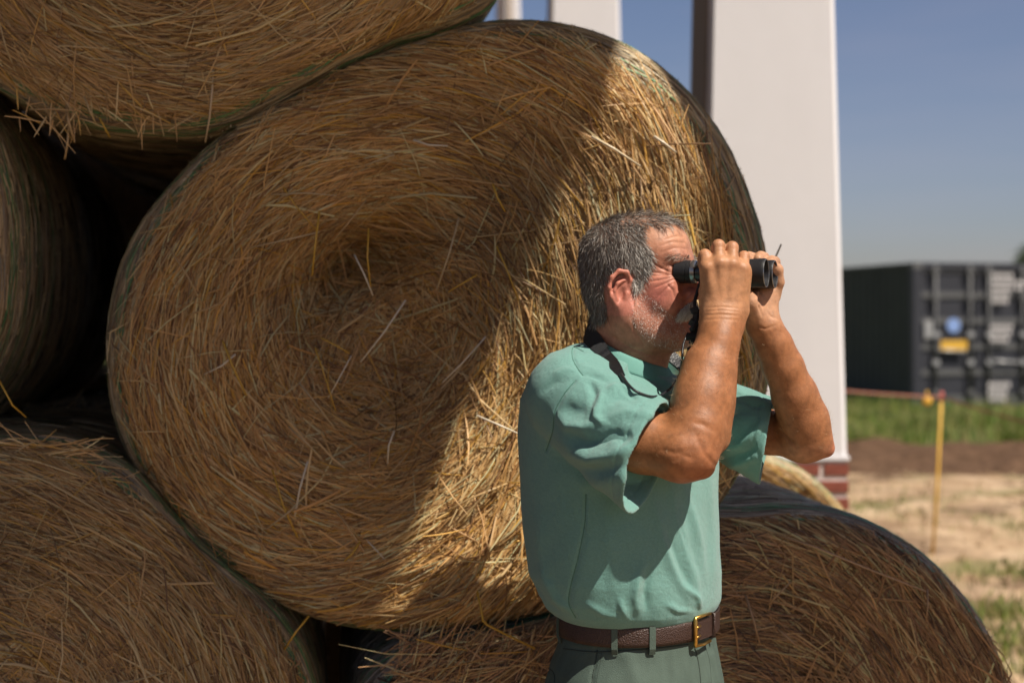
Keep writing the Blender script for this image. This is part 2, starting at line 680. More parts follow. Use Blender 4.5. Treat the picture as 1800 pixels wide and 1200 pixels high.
def blades(name, cx, cy, hgt, wid, cols, label, spread=0.3):
    n = len(cx)
    a = rng.uniform(0, 2 * math.pi, n)
    lean = rng.uniform(0, 0.5, n) * hgt
    P = np.zeros((n, 3, 3))
    for k, t in enumerate((0, 0.55, 1.0)):
        P[:, k, 0] = cx + np.cos(a) * lean * t * t
        P[:, k, 1] = cy + np.sin(a) * lean * t * t
        P[:, k, 2] = -0.01 + hgt * t
    nr = np.stack([np.cos(a + 1.2), np.sin(a + 1.2), np.zeros(n)], 1)
    v, q = flat_ribbons(P, np.full(n, wid) * rng.uniform(0.6, 1.3, n), nr)
    c = np.repeat(cols, 6, axis=0)
    o = np_mesh(name, v, q, M['grass'], cols=c)
    return tag(o, label, kind='stuff')


def grass_cols(n, dry=0.25):
    base = np.array([0.115, 0.165, 0.030])[None] * rng.uniform(0.6, 1.5, (n, 1)) + rng.normal(0, 0.012, (n, 3))
    dm = rng.random(n) < dry
    base[dm] = np.array([0.30, 0.26, 0.10]) * rng.uniform(0.7, 1.3, (dm.sum(), 1))
    return np.clip(base, 0.01, 1)


n = 45000
yy = 17.4 + 14 * rng.random(n) ** 1.5
xx = rng.uniform(1.5, 16, n) * yy / 20
keep = rng.random(n) < 0.55 + 0.45 * np.sign(wav(xx, yy, 1.1, 4))
xx, yy = xx[keep], yy[keep]
gh = 0.16 + 0.14 * np.clip(wav(xx, yy, 0.9, 9), -0.6, 1) + 0.1 * rng.random(len(xx))
blades('grass', xx, yy, gh, 0.016, grass_cols(len(xx)), 'green grass on the verge behind the earth bank')

# tufts on the sand
tx, ty = [], []
for (px, py, r, m) in [(1745, 1075, 0.10, 260), (1795, 1120, 0.26, 420), (1770, 1150, 0.22, 320), (1800, 1010, 0.1, 150), (1560, 905, 0.35, 60),
                       (1500, 890, 0.25, 50), (1640, 905, 0.3, 30), (1790, 930, 0.25, 60), (1600, 880, 0.5, 40), (1690, 1010, 0.2, 70), (1840, 1080, 0.5, 200),
                       (1960, 1060, 0.5, 150), (1540, 870, 0.4, 40)]:
    Y = H * FPX / (py - HORIZON)
    X = (px - 900) * Y / FPX
    tx.append(X + rng.normal(0, r, m))
    ty.append(Y + rng.normal(0, r * 1.3, m))
tx, ty = np.concatenate(tx), np.concatenate(ty)
blades('weeds', tx, ty, rng.uniform(0.02, 0.085, len(tx)), 0.009, grass_cols(len(tx), 0.35), 'sparse green weeds growing on the sandy ground')

# clods on the ground
n = 1400
cy = rng.uniform(5.5, 16, n) ** 1.0
cx = rng.uniform(0.9, 8, n)
V, Q = [], []
oct_v = np.array([(1, 0, 0), (0, 1, 0), (-1, 0, 0), (0, -1, 0), (0, 0, 1), (0, 0, -1.)])
oct_f = np.array([(0, 1, 4), (1, 2, 4), (2, 3, 4), (3, 0, 4), (1, 0, 5), (2, 1, 5), (3, 2, 5), (0, 3, 5)])
s = rng.uniform(0.008, 0.035, n)
vv = oct_v[None] * s[:, None, None] * rng.uniform(0.6, 1.3, (n, 6, 3)) + np.stack([cx, cy, np.zeros(n)], 1)[:, None]
ff = oct_f[None] + (np.arange(n) * 6)[:, None, None]
o = np_mesh('clods', vv.reshape(-1, 3), ff.reshape(-1, 3), M['ground'], smooth=False)
tag(o, 'small clods scattered over the sandy ground', kind='stuff')


# ------------------------------------------------------------------ barn pillars
def pillar_section(xl, xr, y0, y1, z, ch=0.022):
    return [(xl, y1, z), (xl, y0 + ch, z), (xl + ch, y0, z), (xr - ch, y0, z), (xr, y0 + ch, z), (xr, y1, z)]


PILLAR_LABELS = {
    0: 'tall white pillar beside the camera, nearest of the row',
    1: 'widest white pillar on a red brick base right of the man',
    2: 'white pillar rising behind the top of the large round bale',
    3: 'narrow far white pillar seen beside the upper bale edge',
}
HTOP = 5.45
brick_mesh = {}


def pillar(i, yf, xl, xr, xlt, xrt, depth=0.58):
    """xl,xr at z=0.97; xlt,xrt at z=3.06"""
    root = empty('pillar', ((xl + xr) / 2, yf + depth / 2, 0), PILLAR_LABELS[i], 'pillar', 'white pillars along the open side of the barn')

    def xs_at(z):
        t = (z - 0.97) / 2.09
        return xl + (xlt - xl) * t, xr + (xrt - xr) * t
    V, Q = [], []
    zs = np.linspace(0.972, HTOP, 12)
    for z in zs:
        a, b = xs_at(z)
        V += pillar_section(a, b, yf, yf + depth, z)
    for k in range(len(zs) - 1):
        for j in range(6):
            Q.append((k * 6 + j, k * 6 + (j + 1) % 6, (k + 1) * 6 + (j + 1) % 6, (k + 1) * 6 + j))
    v = np.array(V)
    t0 = [(0, 5, 4), (0, 4, 3), (0, 3, 2), (0, 2, 1)]
    np_mesh('shaft', v, [np.array(Q)[:, ::-1], np.array(t0)], M['plaster'], root, smooth=False)
    V = []
    for z in (0.975, HTOP - 0.01):
        a, b = xs_at(z)
        V += [(a - 0.012, yf + 0.035, z), (a + 0.003, yf + 0.035, z), (a + 0.003, yf + depth - 0.01, z), (a - 0.012, yf + depth - 0.01, z)]
    np_mesh('side_slab', np.array(V), np.array([(0, 3, 2, 1), (4, 5, 6, 7), (0, 1, 5, 4), (1, 2, 6, 5), (2, 3, 7, 6), (3, 0, 4, 7)]), M['sidepl'], root, smooth=False)  # thin brown slab covering the left side of the shaft
    # cap strip between render and bricks
    mb = MB()
    mb.box((xl - 0.008, yf - 0.010, 0.954), (xr + 0.008, yf + depth + 0.01, 0.972))
    mb.build('ledge', M['plaster'], root)
    mb = MB()
    mb.box((xl + 0.012, yf + 0.004, -0.05), (xr - 0.002, yf + depth - 0.004, 0.950))
    mb.build('mortar_bed', M['mortar'], root)
    if i != 1:
        mb = MB()
        for c in range(12):
            z0 = 0.95 - (c + 1) * 0.0785
            off = 0.0 if c % 2 else 0.12
            x = xl + 0.004 - off
            while x < xr:
                a, b = max(x, xl + 0.004), min(x + 0.235, xr + 0.004)
                if b - a > 0.03:
                    mb.box((a, yf - 0.004, z0), (b, yf + 0.1, z0 + 0.066))
                x += 0.247
        tag(mb.build('brickwork', M['brick'], root), kind='stuff')
        return root
    # pillar 1: each brick by itself
    L = xr - xl

    def brick(x0, x1, y0, y1, z0):
        key = (round(x1 - x0, 3), round(y1 - y0, 3))
        if key not in brick_mesh:
            w, d = x1 - x0, y1 - y0
            mb = MB()
            e = 0.003
            vv = []
            for (zz, ins) in ((0, e), (e, 0), (0.053 - e, 0), (0.053, e)):
                vv += [(ins, ins, zz), (w - ins, ins, zz), (w - ins, d - ins, zz), (ins, d - ins, zz)]
            q = [(0, 3, 2, 1), (12, 13, 14, 15)]
            for k in range(3):
                for j in range(4):
                    q.append((k * 4 + j, k * 4 + (j + 1) % 4, (k + 1) * 4 + (j + 1) % 4, (k + 1) * 4 + j))
            mb.add(vv, q)
            ob = mb.build('brick', M['brick'], None)
            ob.location = (0, 0, 0)
            brick_mesh[key] = ob.data
            ob.parent = root
            b = ob
        else:
            b = bpy.data.objects.new('brick', brick_mesh[key])
            link(b, root)
        b.location = Vector((x0 + random.uniform(-.001, .001), y0 + random.uniform(-.0015, .001), z0)) - world_loc(root)
    for c in range(12):
        z0 = 0.945 - 0.008 - (c + 1) * 0.0785 + 0.026
        x = xr + 0.004
        first = 0.110 if c % 2 == 0 else 0.235
        k = 0
        while x > xl + 0.02:
            w = first if k == 0 else 0.235
            a = max(x - w, xl + 0.002)
            brick(a, x, yf - 0.004, yf + 0.10, z0)
            x = a - 0.024
            k += 1
        y = yf + 0.112
        while y < yf + depth - 0.03:
            b = min(y + 0.235, yf + depth)
            brick(xl - 0.002, xl + 0.10, y, b, z0)
            y = b + 0.012
    return root


pillar(1, 6.5, 0.862, 1.534, 0.905, 1.477)
pillar(2, 11.0, 0.236, 0.912, 0.279, 0.858)
pillar(3, 15.9, -0.235, 0.190, -0.200, 0.140)
pillar(0, 2.0, 1.435, 2.107, 1.475, 2.050)
# a thin dark tube runs down the far pillar
mb = MB()
xp = (896 - 900) * 15.7 / FPX
mb.tube([(xp, 15.82, 0.2), (xp, 15.82, 5.35)], 0.030, 10)
dp = mb.build('dark_tube', M['sidepl'], None, smooth=True)
tag(dp, 'thin dark tube running down the narrow far pillar', 'pipe')

# ------------------------------------------------------------------ barn roof over the stack
root = empty('barn_roof', (-3, 6, 5.5), 'dark sheet roof of the open barn above the bales', 'roof')
EX, EY = 1.86, 1.58                         # a point of the eave
def eave_x(y):
    return EX - 0.138 * (y - EY)
Ys = np.linspace(-6, 17.5, 25)
mb = MB()
W_ROOF = 9.0
for (dz0, dz1, x_in) in [(0, 0.05, 0)]:
    V, Q = [], []
    for y in Ys:
        e = eave_x(y)
        for (x, z) in ((e, 5.5), (e - W_ROOF, 5.5 + 0.18 * W_ROOF), (e - W_ROOF, 5.56 + 0.18 * W_ROOF), (e, 5.56)):
            V.append((x, y, z))
    for k in range(len(Ys) - 1):
        for j in range(4):
            Q.append((k * 4 + j, k * 4 + (j + 1) % 4, (k + 1) * 4 + (j + 1) % 4, (k + 1) * 4 + j))
    n = (len(Ys) - 1) * 4
    Q += [(0, 3, 2, 1), (n, n + 1, n + 2, n + 3)]
    mb.add(V, Q)
mb.build('roof_sheet', M['roof'], root)
mb = MB()
for y in np.linspace(-5.5, 17, 26):
    e = eave_x(y) - 0.05
    a = math.atan(0.18)
    c, s = math.cos(a), math.sin(a)
    R = np.array([[-c, 0, s], [0, 1, 0], [s, 0, c]])
    mb.box((0, -0.04, -0.17), (W_ROOF / c - 0.1, 0.04, -0.012), R=R, c=(e, y, 5.49))
tag(mb.build('rafters', M['timber'], root), kind='stuff')

# ------------------------------------------------------------------ shipping containers
M['cside'] = mat('container_dark_green', (0.040, 0.046, 0.036), rough=0.75, noise=(2, 0.2, (1, 1, 1)))
M['cend'] = mat('container_slate', (0.027, 0.028, 0.036), rough=0.55, noise=(3, 0.15, (1, 1, 1)))
M['cbar'] = mat('container_grey_steel', (0.10, 0.10, 0.10), rough=0.6)
M['white'] = mat('white_paint', (0.50, 0.47, 0.46), rough=0.6)
M['yellowp'] = mat('yellow_paint', (0.66, 0.38, 0.045), rough=0.55, noise=(20, 0.1, (1, 1, 1)))
M['bluep'] = mat('blue_sticker', (0.22, 0.33, 0.62), rough=0.5)
M['galv'] = mat('galvanised', (0.42, 0.42, 0.42), rough=0.4, metal=0.4)


def container(origin, E, S, length, label, first, mats=('cside', 'cend')):
    """origin: near bottom corner between the side and the door end; E along the end, S along the side"""
    E = np.append(E / np.linalg.norm(E), 0)
    S = np.append(S / np.linalg.norm(S), 0)
    Z = np.array([0, 0, 1.0])
    O = np.append(origin, 0.02)
    R = np.stack([E, S, Z], 1)
    root = empty('shipping_container', tuple(O), label, 'container', 'dark shipping containers in the field')
    ms, me_ = M[mats[0]], M[mats[1]]
    wd, ht = 2.44, 2.59

    def part(name, lo, hi, m, stuff=False):
        mb = MB()
        mb.box(lo, hi, R=R, c=O)
        return mb.build(name, m, root)
    # corrugated sides
    for xx, sg in ((0.03, -1), (wd - 0.03, 1)):
        V, Q = [], []
        nn = int(length / 0.07)
        for k in range(nn + 1):
            y = 0.16 + (length - 0.32) * k / nn
            ph = (k % 4)
            dx = -0.03 if ph in (0, 1) else 0.0
            for z in (0.16, ht - 0.1):
                p = np.array([xx + (dx if sg < 0 else -dx) + 0.01, y, z])
                V.append(O + R @ p)
        for k in range(nn):
            Q.append((2 * k, 2 * k + 2, 2 * k + 3, 2 * k + 1))
        np_mesh('side_panel', np.array(V), np.array(Q), ms, root, smooth=False)
    part('roof', (0.02, 0.02, ht - 0.035), (wd - 0.02, length - 0.02, ht - 0.015), ms)
    part('floor', (0.02, 0.02, 0.12), (wd - 0.02, length - 0.02, 0.16), ms)
    part('back_wall', (0.03, length - 0.05, 0.16), (wd - 0.03, length - 0.02, ht - 0.04), ms)
    for x in (0, wd - 0.16):
        for y in (0, length - 0.16):
            part('corner_post', (x, y, 0.118), (x + 0.16, y + 0.16, ht - 0.118), me_ if y == 0 else ms)
            for z in (0, ht - 0.118):
                c = part('corner_casting', (x - 0.004, y - 0.006, z), (x + 0.166, y + 0.17, z + 0.118), M['cbar'] if y == 0 else ms)
    for x in (0, wd - 0.08):
        part('top_rail', (x, 0.17, ht - 0.10), (x + 0.08, length - 0.17, ht - 0.004), ms)
        part('bottom_rail', (x, 0.17, 0.0), (x + 0.08, length - 0.17, 0.16), ms)
    part('door_header', (0.166, 0.0, ht - 0.112), (wd - 0.166, 0.1, ht - 0.004), me_)
    part('door_sill', (0.166, 0.0, 0.01), (wd - 0.166, 0.1, 0.14), M['cbar'])
    for dx0, dx1 in ((0.17, wd / 2 - 0.01), (wd / 2 + 0.01, wd - 0.17)):
        door = empty('door', tuple(O + R @ np.array([dx0, 0.05, 0.15])))
        door.parent = root
        door.location = Vector(R @ np.array([dx0, 0.05, 0.15]))
        bpy.context.view_layer.update()
        nb = 5
        zz = np.linspace(0.15, ht - 0.12, nb + 1)
        for k in range(nb):
            mb = MB()
            mb.box((dx0 + 0.02, 0.055, zz[k] + 0.05), (dx1 - 0.02, 0.09, zz[k + 1] - 0.05), R=R, c=O)
            mb.build('recessed_panel', me_, door)
        mb = MB()
        for k in range(nb + 1):
            mb.box((dx0, 0.025, max(zz[k] - 0.05, 0.15)), (dx1, 0.088, min(zz[k] + 0.05, ht - 0.12)), R=R, c=O)
        mb.build('door_rail', M['cbar'] if first else me_, door)
        for rx in (0.24, 0.90):
            x = dx0 + rx * (dx1 - dx0)
            mb = MB()
            a = O + R @ np.array([x, -0.02, 0.06])
            b = O + R @ np.array([x, -0.02, ht - 0.05])
            mb.tube([a, b], 0.028, 10)
            mb.build('locking_bar', M['cbar'], door, smooth=True)
            for z in (0.22, 0.75, 1.25, 1.9, ht - 0.2):
                mb = MB()
                mb.box((x - 0.06, -0.055, z), (x + 0.06, 0.02, z + 0.09), R=R, c=O)
                mb.build('bar_bracket', M['galv'] if z in (0.75, 1.25) else M['cbar'], door)
        mb = MB()
        z = 1.02 if dx0 < 1 else 0.82
        a = O + R @ np.array([dx0 + 0.24 * (dx1 - dx0), -0.05, z])
        b = O + R @ np.array([dx0 + 0.80 * (dx1 - dx0), -0.05, z - 0.03])
        mb.tube([a, b], 0.022, 8)
        mb.build('door_handle', M['galv'], door, smooth=True)
    return root, O, R


C0 = np.array([(1606 - 900) * 25.4 / FPX, 25.4])
E0 = np.array([0.975, 0.222])
S0 = np.array([-0.222, 0.975])
c1, O1, R1 = container(C0, E0, S0, 6.06, 'dark shipping container with a yellow label on its slate grey door end', True)
mb = MB()
mb.lathe(O1 + R1 @ np.array([0.80, 0.03, 1.46]), R1 @ np.array([0, -1, 0]), [(0.0, 0.13), (0.012, 0.13), (0.012, 0.0)], 24)
o = mb.build('round_sticker', M['bluep'], c1)
mb = MB()
mb.box((0.50, -0.062, 1.02), (1.02, -0.05, 1.19), R=R1, c=O1)
o = mb.build('yellow_label', M['yellowp'], c1)
mb = MB()
mb.box((0.22, 0.0, 1.22), (0.38, 0.02, 1.55), R=R1, c=O1)
mb.build('notice_plate', M['galv'], c1)
# blurred rows of white print on the right-hand door (too soft to read)
for (x0, z0, rows, w, rh) in ((1.52, 1.86, 5, 0.42, 0.115), (1.50, 1.16, 3, 0.40, 0.115), (1.45, 0.08, 3, 0.42, 0.13), (2.0, 2.1, 2, 0.2, 0.10)):
    pr = MB()
    for r in range(rows):
        x = x0
        while x < x0 + w * (1 - 0.08 * (rows - 1 - r)):
            cw = random.uniform(0.05, 0.08)
            pr.box((x, -0.058, z0 + r * rh), (x + cw, -0.05, z0 + r * rh + rh * 0.72), R=R1, c=O1)
            x += cw + 0.022
    tag(pr.build('white_print', M['white'], c1), kind='stuff')
# ------------------------------------------------------------------ marker pole and tape
root = empty('marker_pole', tuple(W(1638, 972, 9.7)), 'thin yellow pole stuck in the sandy ground', 'pole')
mb = MB()
pt, pb = W(1655, 697, 9.8), W(1638, 972, 9.7)
pb[2] = -0.1
mb.tube([pb, (pb * 0.5 + pt * 0.5) + np.array([0.004, 0, 0]), pt], [0.0105, 0.0100, 0.0090], 10)
mb.build('shaft', M['yellowp'], root, smooth=True)
M['redp'] = mat('red_plastic', (0.42, 0.07, 0.05), rough=0.5)
mb = MB()
mb.tube([pt - np.array([0, 0, 0.03]), pt + np.array([0, 0, 0.035])], 0.014, 10)
mb.build('cap', M['redp'], root, smooth=True)
M['tape_r'] = mat('tape_red', (0.30, 0.11, 0.075), rough=0.6)
M['tape_w'] = mat('tape_white', (0.30, 0.15, 0.11), rough=0.6)
troot = empty('barrier_tape', tuple(pt), 'red and white barrier tape strung from the yellow pole', 'tape')
far = W(1440, 682, 9.0)
ends = [np.array([-1.0, 11.5, 1.15]), far, pt + np.array([0, -0.02, 0.0]), W(1800, 741, 9.0), W(2050, 805, 8.0)]
path = []
for a, b in zip(ends[:-1], ends[1:]):
    for t in np.linspace(0, 1, 26)[:-1]:
        p = a * (1 - t) + b * t
        p[2] -= 0.008 * math.sin(math.pi * t)
        path.append(p)
path.append(ends[-1])
path = np.array(path)
V, Q, MI = [], [], []
for k, p in enumerate(path):
    tw = 0.007
    V += [p + (0, 0, tw), p - (0, 0, tw), p + (0, 0.002, -tw), p + (0, 0.002, tw)]
for k in range(len(path) - 1):
    for j in range(4):
        Q.append((k * 4 + j, (k + 1) * 4 + j, (k + 1) * 4 + (j + 1) % 4, k * 4 + (j + 1) % 4))
        MI.append(k % 2)
np_mesh('tape_band', np.array(V), np.array(Q), None, troot, mats=[M['tape_r'], M['tape_w']], midx=MI, smooth=False)
mb = MB()
p = W(1629, 704, 9.8)
mb.lathe(p + np.array([0, -0.03, 0]), (0, 1, 0), [(0, 0.0), (0, 0.025), (0.01, 0.033), (0.03, 0.033), (0.04, 0.02), (0.04, 0.0)], 14)
mb.box((p[0] - 0.006, p[1] - 0.01, p[2] + 0.02), (p[0] + 0.006, p[1] + 0.0, p[2] + 0.07))
ins = mb.build('insulator', M['yellowp'], troot, smooth=True)

# a tree beyond the containers, at the edge of the view
M['bark'] = mat('bark', (0.10, 0.07, 0.05), rough=0.95, noise=(8, 0.3, (1, 1, 0.3)))
root = empty('tree', (17.6, 47.0, 0), 'dark leafy tree standing beyond the shipping containers', 'tree')
mb = MB()
mb.tube([(17.6, 47, -0.2), (17.7, 47, 1.5), (17.6, 47.1, 3.0)], [0.2, 0.16, 0.08], 10)
mb.tube([(17.7, 47, 1.5), (18.4, 46.8, 2.8)], [0.1, 0.04], 8)
mb.tube([(17.7, 47, 1.3), (17.0, 47.3, 2.6)], [0.09, 0.03], 8)
mb.build('trunk', M['bark'], root, smooth=True)
n = 16000
cl = rng.normal(0, 1, (60, 3))
cl = cl / np.linalg.norm(cl, axis=1, keepdims=True) * rng.uniform(0.3, 1, (60, 1)) * np.array([1.15, 1.2, 1.0]) + np.array([17.9, 47, 3.1])
p = cl[rng.integers(0, 60, n)] + rng.normal(0, 0.17, (n, 3))
d = unit(rng.normal(0, 1, (n, 3))) * 0.05
e = unit(np.cross(d, rng.normal(0, 1, (n, 3)))) * 0.025
v = np.stack([p - d, p + e, p + d, p - e], 1).reshape(-1, 3)
q = np.arange(n * 4).reshape(-1, 4)
cc = np.repeat(np.array([[0.05, 0.075, 0.022]]) * rng.uniform(0.6, 1.5, (n, 1)), 4, axis=0)
np_mesh('crown', v, q, M['grass'], root, cols=cc, smooth=False)

# low belt of trees along the horizon
n = 60000
a = rng.uniform(-0.9, 0.9, n)
R_ = rng.uniform(300, 330, n)
X_ = np.sin(a) * R_
Y_ = np.cos(a) * R_
hh = 4.5 + 3.0 * wav(X_, Y_ * 0, 0.06, 31) + 1.2 * wav(X_, Y_ * 0, 0.3, 32)
Z_ = rng.random(n) ** 0.7 * np.maximum(hh, 1.5)
p = np.stack([X_, Y_, Z_], 1)
d = unit(rng.normal(0, 1, (n, 3))) * 0.8
e = unit(np.cross(d, rng.normal(0, 1, (n, 3)))) * 0.6
v = np.stack([p - d, p + e, p + d, p - e], 1).reshape(-1, 3)
cc = np.repeat(np.array([[0.055, 0.075, 0.035]]) * rng.uniform(0.6, 1.4, (n, 1)), 4, axis=0)
tag(np_mesh('woods', v, np.arange(n * 4).reshape(-1, 4), M['grass'], cols=cc, smooth=False), 'low belt of distant trees on the horizon', kind='stuff')

# ------------------------------------------------------------------ round hay bales
AX = -0.14          # the bales' axes follow the barn: this much x per metre of depth


class Outline:
    def __init__(self, pts_px, Y, centre_px):
        c = W(*centre_px, Y)
        p = np.array([W(a, b, Y) for a, b in pts_px])
        self.c = c
        d = p[:, [0, 2]] - c[[0, 2]]
        th = np.arctan2(d[:, 1], d[:, 0])
        r = np.hypot(d[:, 0], d[:, 1])
        o = np.argsort(th)
        th, r = th[o], r[o]
        tt = np.concatenate([th - 2 * math.pi, th, th + 2 * math.pi])
        rr = np.tile(r, 3)
        g = np.linspace(-math.pi, math.pi, 721)[:-1]
        R = np.interp(g, tt, rr)
        ker = np.hanning(17)
        ker /= ker.sum()
        R = np.convolve(np.concatenate([R[-8:], R, R[:8]]), ker, 'valid')
        self.g, self.R = g, R

    def shifted(self, dx, Y, dz=0.0, s=1.0):
        o = Outline.__new__(Outline)
        o.c = self.c + np.array([dx, Y - self.c[1], dz])
        o.g, o.R = self.g, self.R * s
        return o

    def r(self, th):
        th = (th + math.pi) % (2 * math.pi) - math.pi
        return np.interp(th, np.append(self.g, math.pi), np.append(self.R, self.R[0]))


def lump(u, w, s, seed):
    return wav(u, w, s, seed)


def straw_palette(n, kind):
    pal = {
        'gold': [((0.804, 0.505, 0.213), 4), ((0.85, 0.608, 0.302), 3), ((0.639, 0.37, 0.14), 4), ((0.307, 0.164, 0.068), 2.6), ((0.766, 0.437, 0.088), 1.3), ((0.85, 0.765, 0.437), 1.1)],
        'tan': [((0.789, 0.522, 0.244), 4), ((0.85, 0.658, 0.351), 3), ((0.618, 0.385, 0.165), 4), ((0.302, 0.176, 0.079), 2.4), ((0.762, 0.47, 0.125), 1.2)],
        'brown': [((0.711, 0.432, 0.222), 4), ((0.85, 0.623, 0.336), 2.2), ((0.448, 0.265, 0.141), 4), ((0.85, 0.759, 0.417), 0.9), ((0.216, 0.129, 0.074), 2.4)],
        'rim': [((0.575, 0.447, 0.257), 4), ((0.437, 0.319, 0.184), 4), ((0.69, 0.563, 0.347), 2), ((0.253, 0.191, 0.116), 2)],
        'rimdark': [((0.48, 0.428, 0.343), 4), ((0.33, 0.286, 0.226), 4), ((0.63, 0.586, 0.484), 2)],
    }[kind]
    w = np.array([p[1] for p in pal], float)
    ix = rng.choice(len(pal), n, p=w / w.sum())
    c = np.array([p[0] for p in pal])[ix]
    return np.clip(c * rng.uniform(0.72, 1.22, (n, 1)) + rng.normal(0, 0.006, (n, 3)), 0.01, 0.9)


def bale(ol, label, n_straw, pal='gold', rimpal='rim', seed=1, depth=1.2, sh=0.11, s=0.085, recess=0.06, rc=(0, 0), amp=0.02,
         messy=1.0, n_rim=9000, sgrow=0.0, rec2=0.0, rc2=(0, 0), threads=True, lean=0.0, straw_w=(0.0024, 0.0050), green=(0.12, 0.28, 0.12), trange=None):
    """ol: outline of the widest part; its plane is ol.c.y + sh"""
    cx, cy, cz = ol.c
    Yf = cy - sh                                    # the flat face begins here
    root = empty('hay_bale', (cx, cy, cz), label, 'hay bale', 'round hay bales stacked in the barn')
    r = np.random.default_rng(seed)
    s0 = s

    def sv(th):
        return s0 * (1 + sgrow * 0.5 * (1 + np.cos(th - 0.35)))

    def face_y(u, w):
        th = np.arctan2(w, u)
        R = ol.r(th)
        rho = np.hypot(u, w) / R
        y = Yf + recess * np.exp(-(((u - rc[0]) ** 2 + (w - rc[1]) ** 2) / (0.24 ** 2))) + amp * lump(u, w, 7.0, seed) + amp * 0.5 * lump(u, w, 17.0, seed + 1) + rec2 * np.exp(-(((u - rc2[0]) / 0.14) ** 2 + ((w - rc2[1] - 0.5 * (u - rc2[0])) / 0.085) ** 2))
        # concentric ridges of the rolled layers
        y = y + 0.0045 * np.sin(np.hypot(u - rc[0], (w - rc[1]) * 1.08) * 55 + 3 * th + 1.8 * wav(u, w, 5.0, seed + 30))
        y = y - lean * rho
        s = sv(th)
        t = np.clip((rho - (1 - s)) / s, 0, 1)
        return y + (sh + lean) * (1 - np.sqrt(np.clip(1 - t * t, 0, 1)))

    def surf(th, v):
        """v in [0,1] rounded shoulder, beyond 1 the barrel, metres"""
        psi = np.clip(v, 0, 1) * math.pi / 2
        R = ol.r(th)
        s = sv(th)
        rho = 1 - s + s * np.sin(psi)
        y = Yf + sh * (1 - np.cos(psi)) + np.maximum(v - 1, 0)
        back = np.maximum(v - 1 - (depth - 2 * sh), 0)
        rho = rho - s * (1 - np.sqrt(np.clip(1 - (back / sh) ** 2, 0, 1)))
        rad = rho * R + 0.006 * wav(np.cos(th) * 3, y * 3, 2.3, seed + 3)
        n = np.stack([np.sin(psi) * np.cos(th), -np.cos(psi), np.sin(psi) * np.sin(th)], -1)
        x = cx + rad * np.cos(th) + AX * (y - cy)
        return np.stack([x, y, cz + rad * np.sin(th)], -1), n

    # packed core
    NT = 192
    th = np.linspace(-math.pi, math.pi, NT, endpoint=False)
    rings = []
    fr = np.linspace(0, 1, 16)
    for f in fr[1:]:
        f = f * (1 - sv(th))
        u, w = f * ol.r(th) * np.cos(th), f * ol.r(th) * np.sin(th)
        y = face_y(u, w) + 0.012
        rings.append(np.stack([cx + u + AX * (y - cy), y, cz + w], -1))
    for v in [0.2, 0.4, 0.6, 0.8, 1.0, 1.2, 1.5, 1.8, 1 + depth - 2 * sh, 1 + depth - 1.6 * sh, 1 + depth - 1.2 * sh, 1 + depth - 1.001 * sh]:
        p, n = surf(th, np.full(NT, v))
        rings.append(p - n * 0.010)
    last = rings[-1]
    ctr = last.mean(0)
    rings.append(ctr + (last - ctr) * 0.02)
    V = np.concatenate(rings)
    c0 = len(V)
    yc = float(face_y(np.array([0.0]), np.array([0.0]))[0]) + 0.012
    V = np.concatenate([V, [[cx + AX * (yc - cy), yc, cz]]])
    Q = []
    j = np.arange(NT)
    for k in range(len(rings) - 1):
        Q.append(np.stack([k * NT + j, (k + 1) * NT + j, (k + 1) * NT + (j + 1) % NT, k * NT + (j + 1) % NT], 1))
    T = np.stack([np.full(NT, c0), j, (j + 1) % NT], 1)
    np_mesh('packed_core', V, [np.concatenate(Q)[:, ::-1], T[:, ::-1]], M['core'], root)

    # stalks laid round the face
    if n_straw:
        N = n_straw
        th = r.uniform(-math.pi, math.pi, N)
        if trange:
            th = r.uniform(trange[0], trange[1], N)
        rho = np.sqrt(r.random(N)) * (1 - sv(th) * 0.55)
        u, w = rho * ol.r(th) * np.cos(th), rho * ol.r(th) * np.sin(th)
        du, dw = u - rc[0], w - rc[1]
        rad = np.hypot(du, dw)
        near = np.exp(-(rad / 0.20) ** 2)
        a = np.arctan2(dw, du) + math.pi / 2
        a = a + 0.30 * wav(u, w, 4.5, seed + 7) + 0.6 * near * wav(u, w, 16, seed + 9)
        spread = 0.15 + 0.85 * near * messy
        wild = r.random(N) < 0.06
        a = a + r.normal(0, 1, N) * spread + wild * r.normal(0, 0.8, N)
        ln = np.clip(r.lognormal(math.log(0.140), 0.45, N), 0.035, 0.38) * (1 - 0.3 * near)
        curv = np.where(rad > 0.14, 1 / np.maximum(rad, 0.2), 0) * 0.8 + r.normal(0, 1.0, N) * 0.35
        K = 4
        P = np.zeros((N, K, 3))
        tt = np.linspace(-0.5, 0.5, K)
        layer = r.random(N)
        off = 0.016 - 0.034 * layer
        tilt = r.normal(0, 0.055, N) + wild * r.normal(0, 0.10, N)
        for k, t in enumerate(tt):
            sgm = ln * t
            pu = u + np.cos(a) * sgm - np.sin(a) * 0.5 * curv * sgm ** 2
            pw = w + np.sin(a) * sgm + np.cos(a) * 0.5 * curv * sgm ** 2
            pth = np.arctan2(pw, pu)
            lim = ol.r(pth) * (1 - sv(pth) * 0.12)
            rr = np.hypot(pu, pw)
            f = np.minimum(1, lim / np.maximum(rr, 1e-6))
            pu, pw = pu * f, pw * f
            y = face_y(pu, pw) + off - np.abs(tilt) * 0.1 + tilt * sgm - 0.012
            P[:, k] = np.stack([cx + pu + AX * (y - cy), y, cz + pw], -1)
        nrm = unit(np.stack([r.normal(0, 0.45, N), -np.ones(N), r.normal(0, 0.45, N)], -1))
        wd = np.clip(r.lognormal(math.log(0.0025), 0.38, N), 0.0012, 0.0066)
        v, q = ribbons(P, wd, nrm)
        c = straw_palette(N, pal)
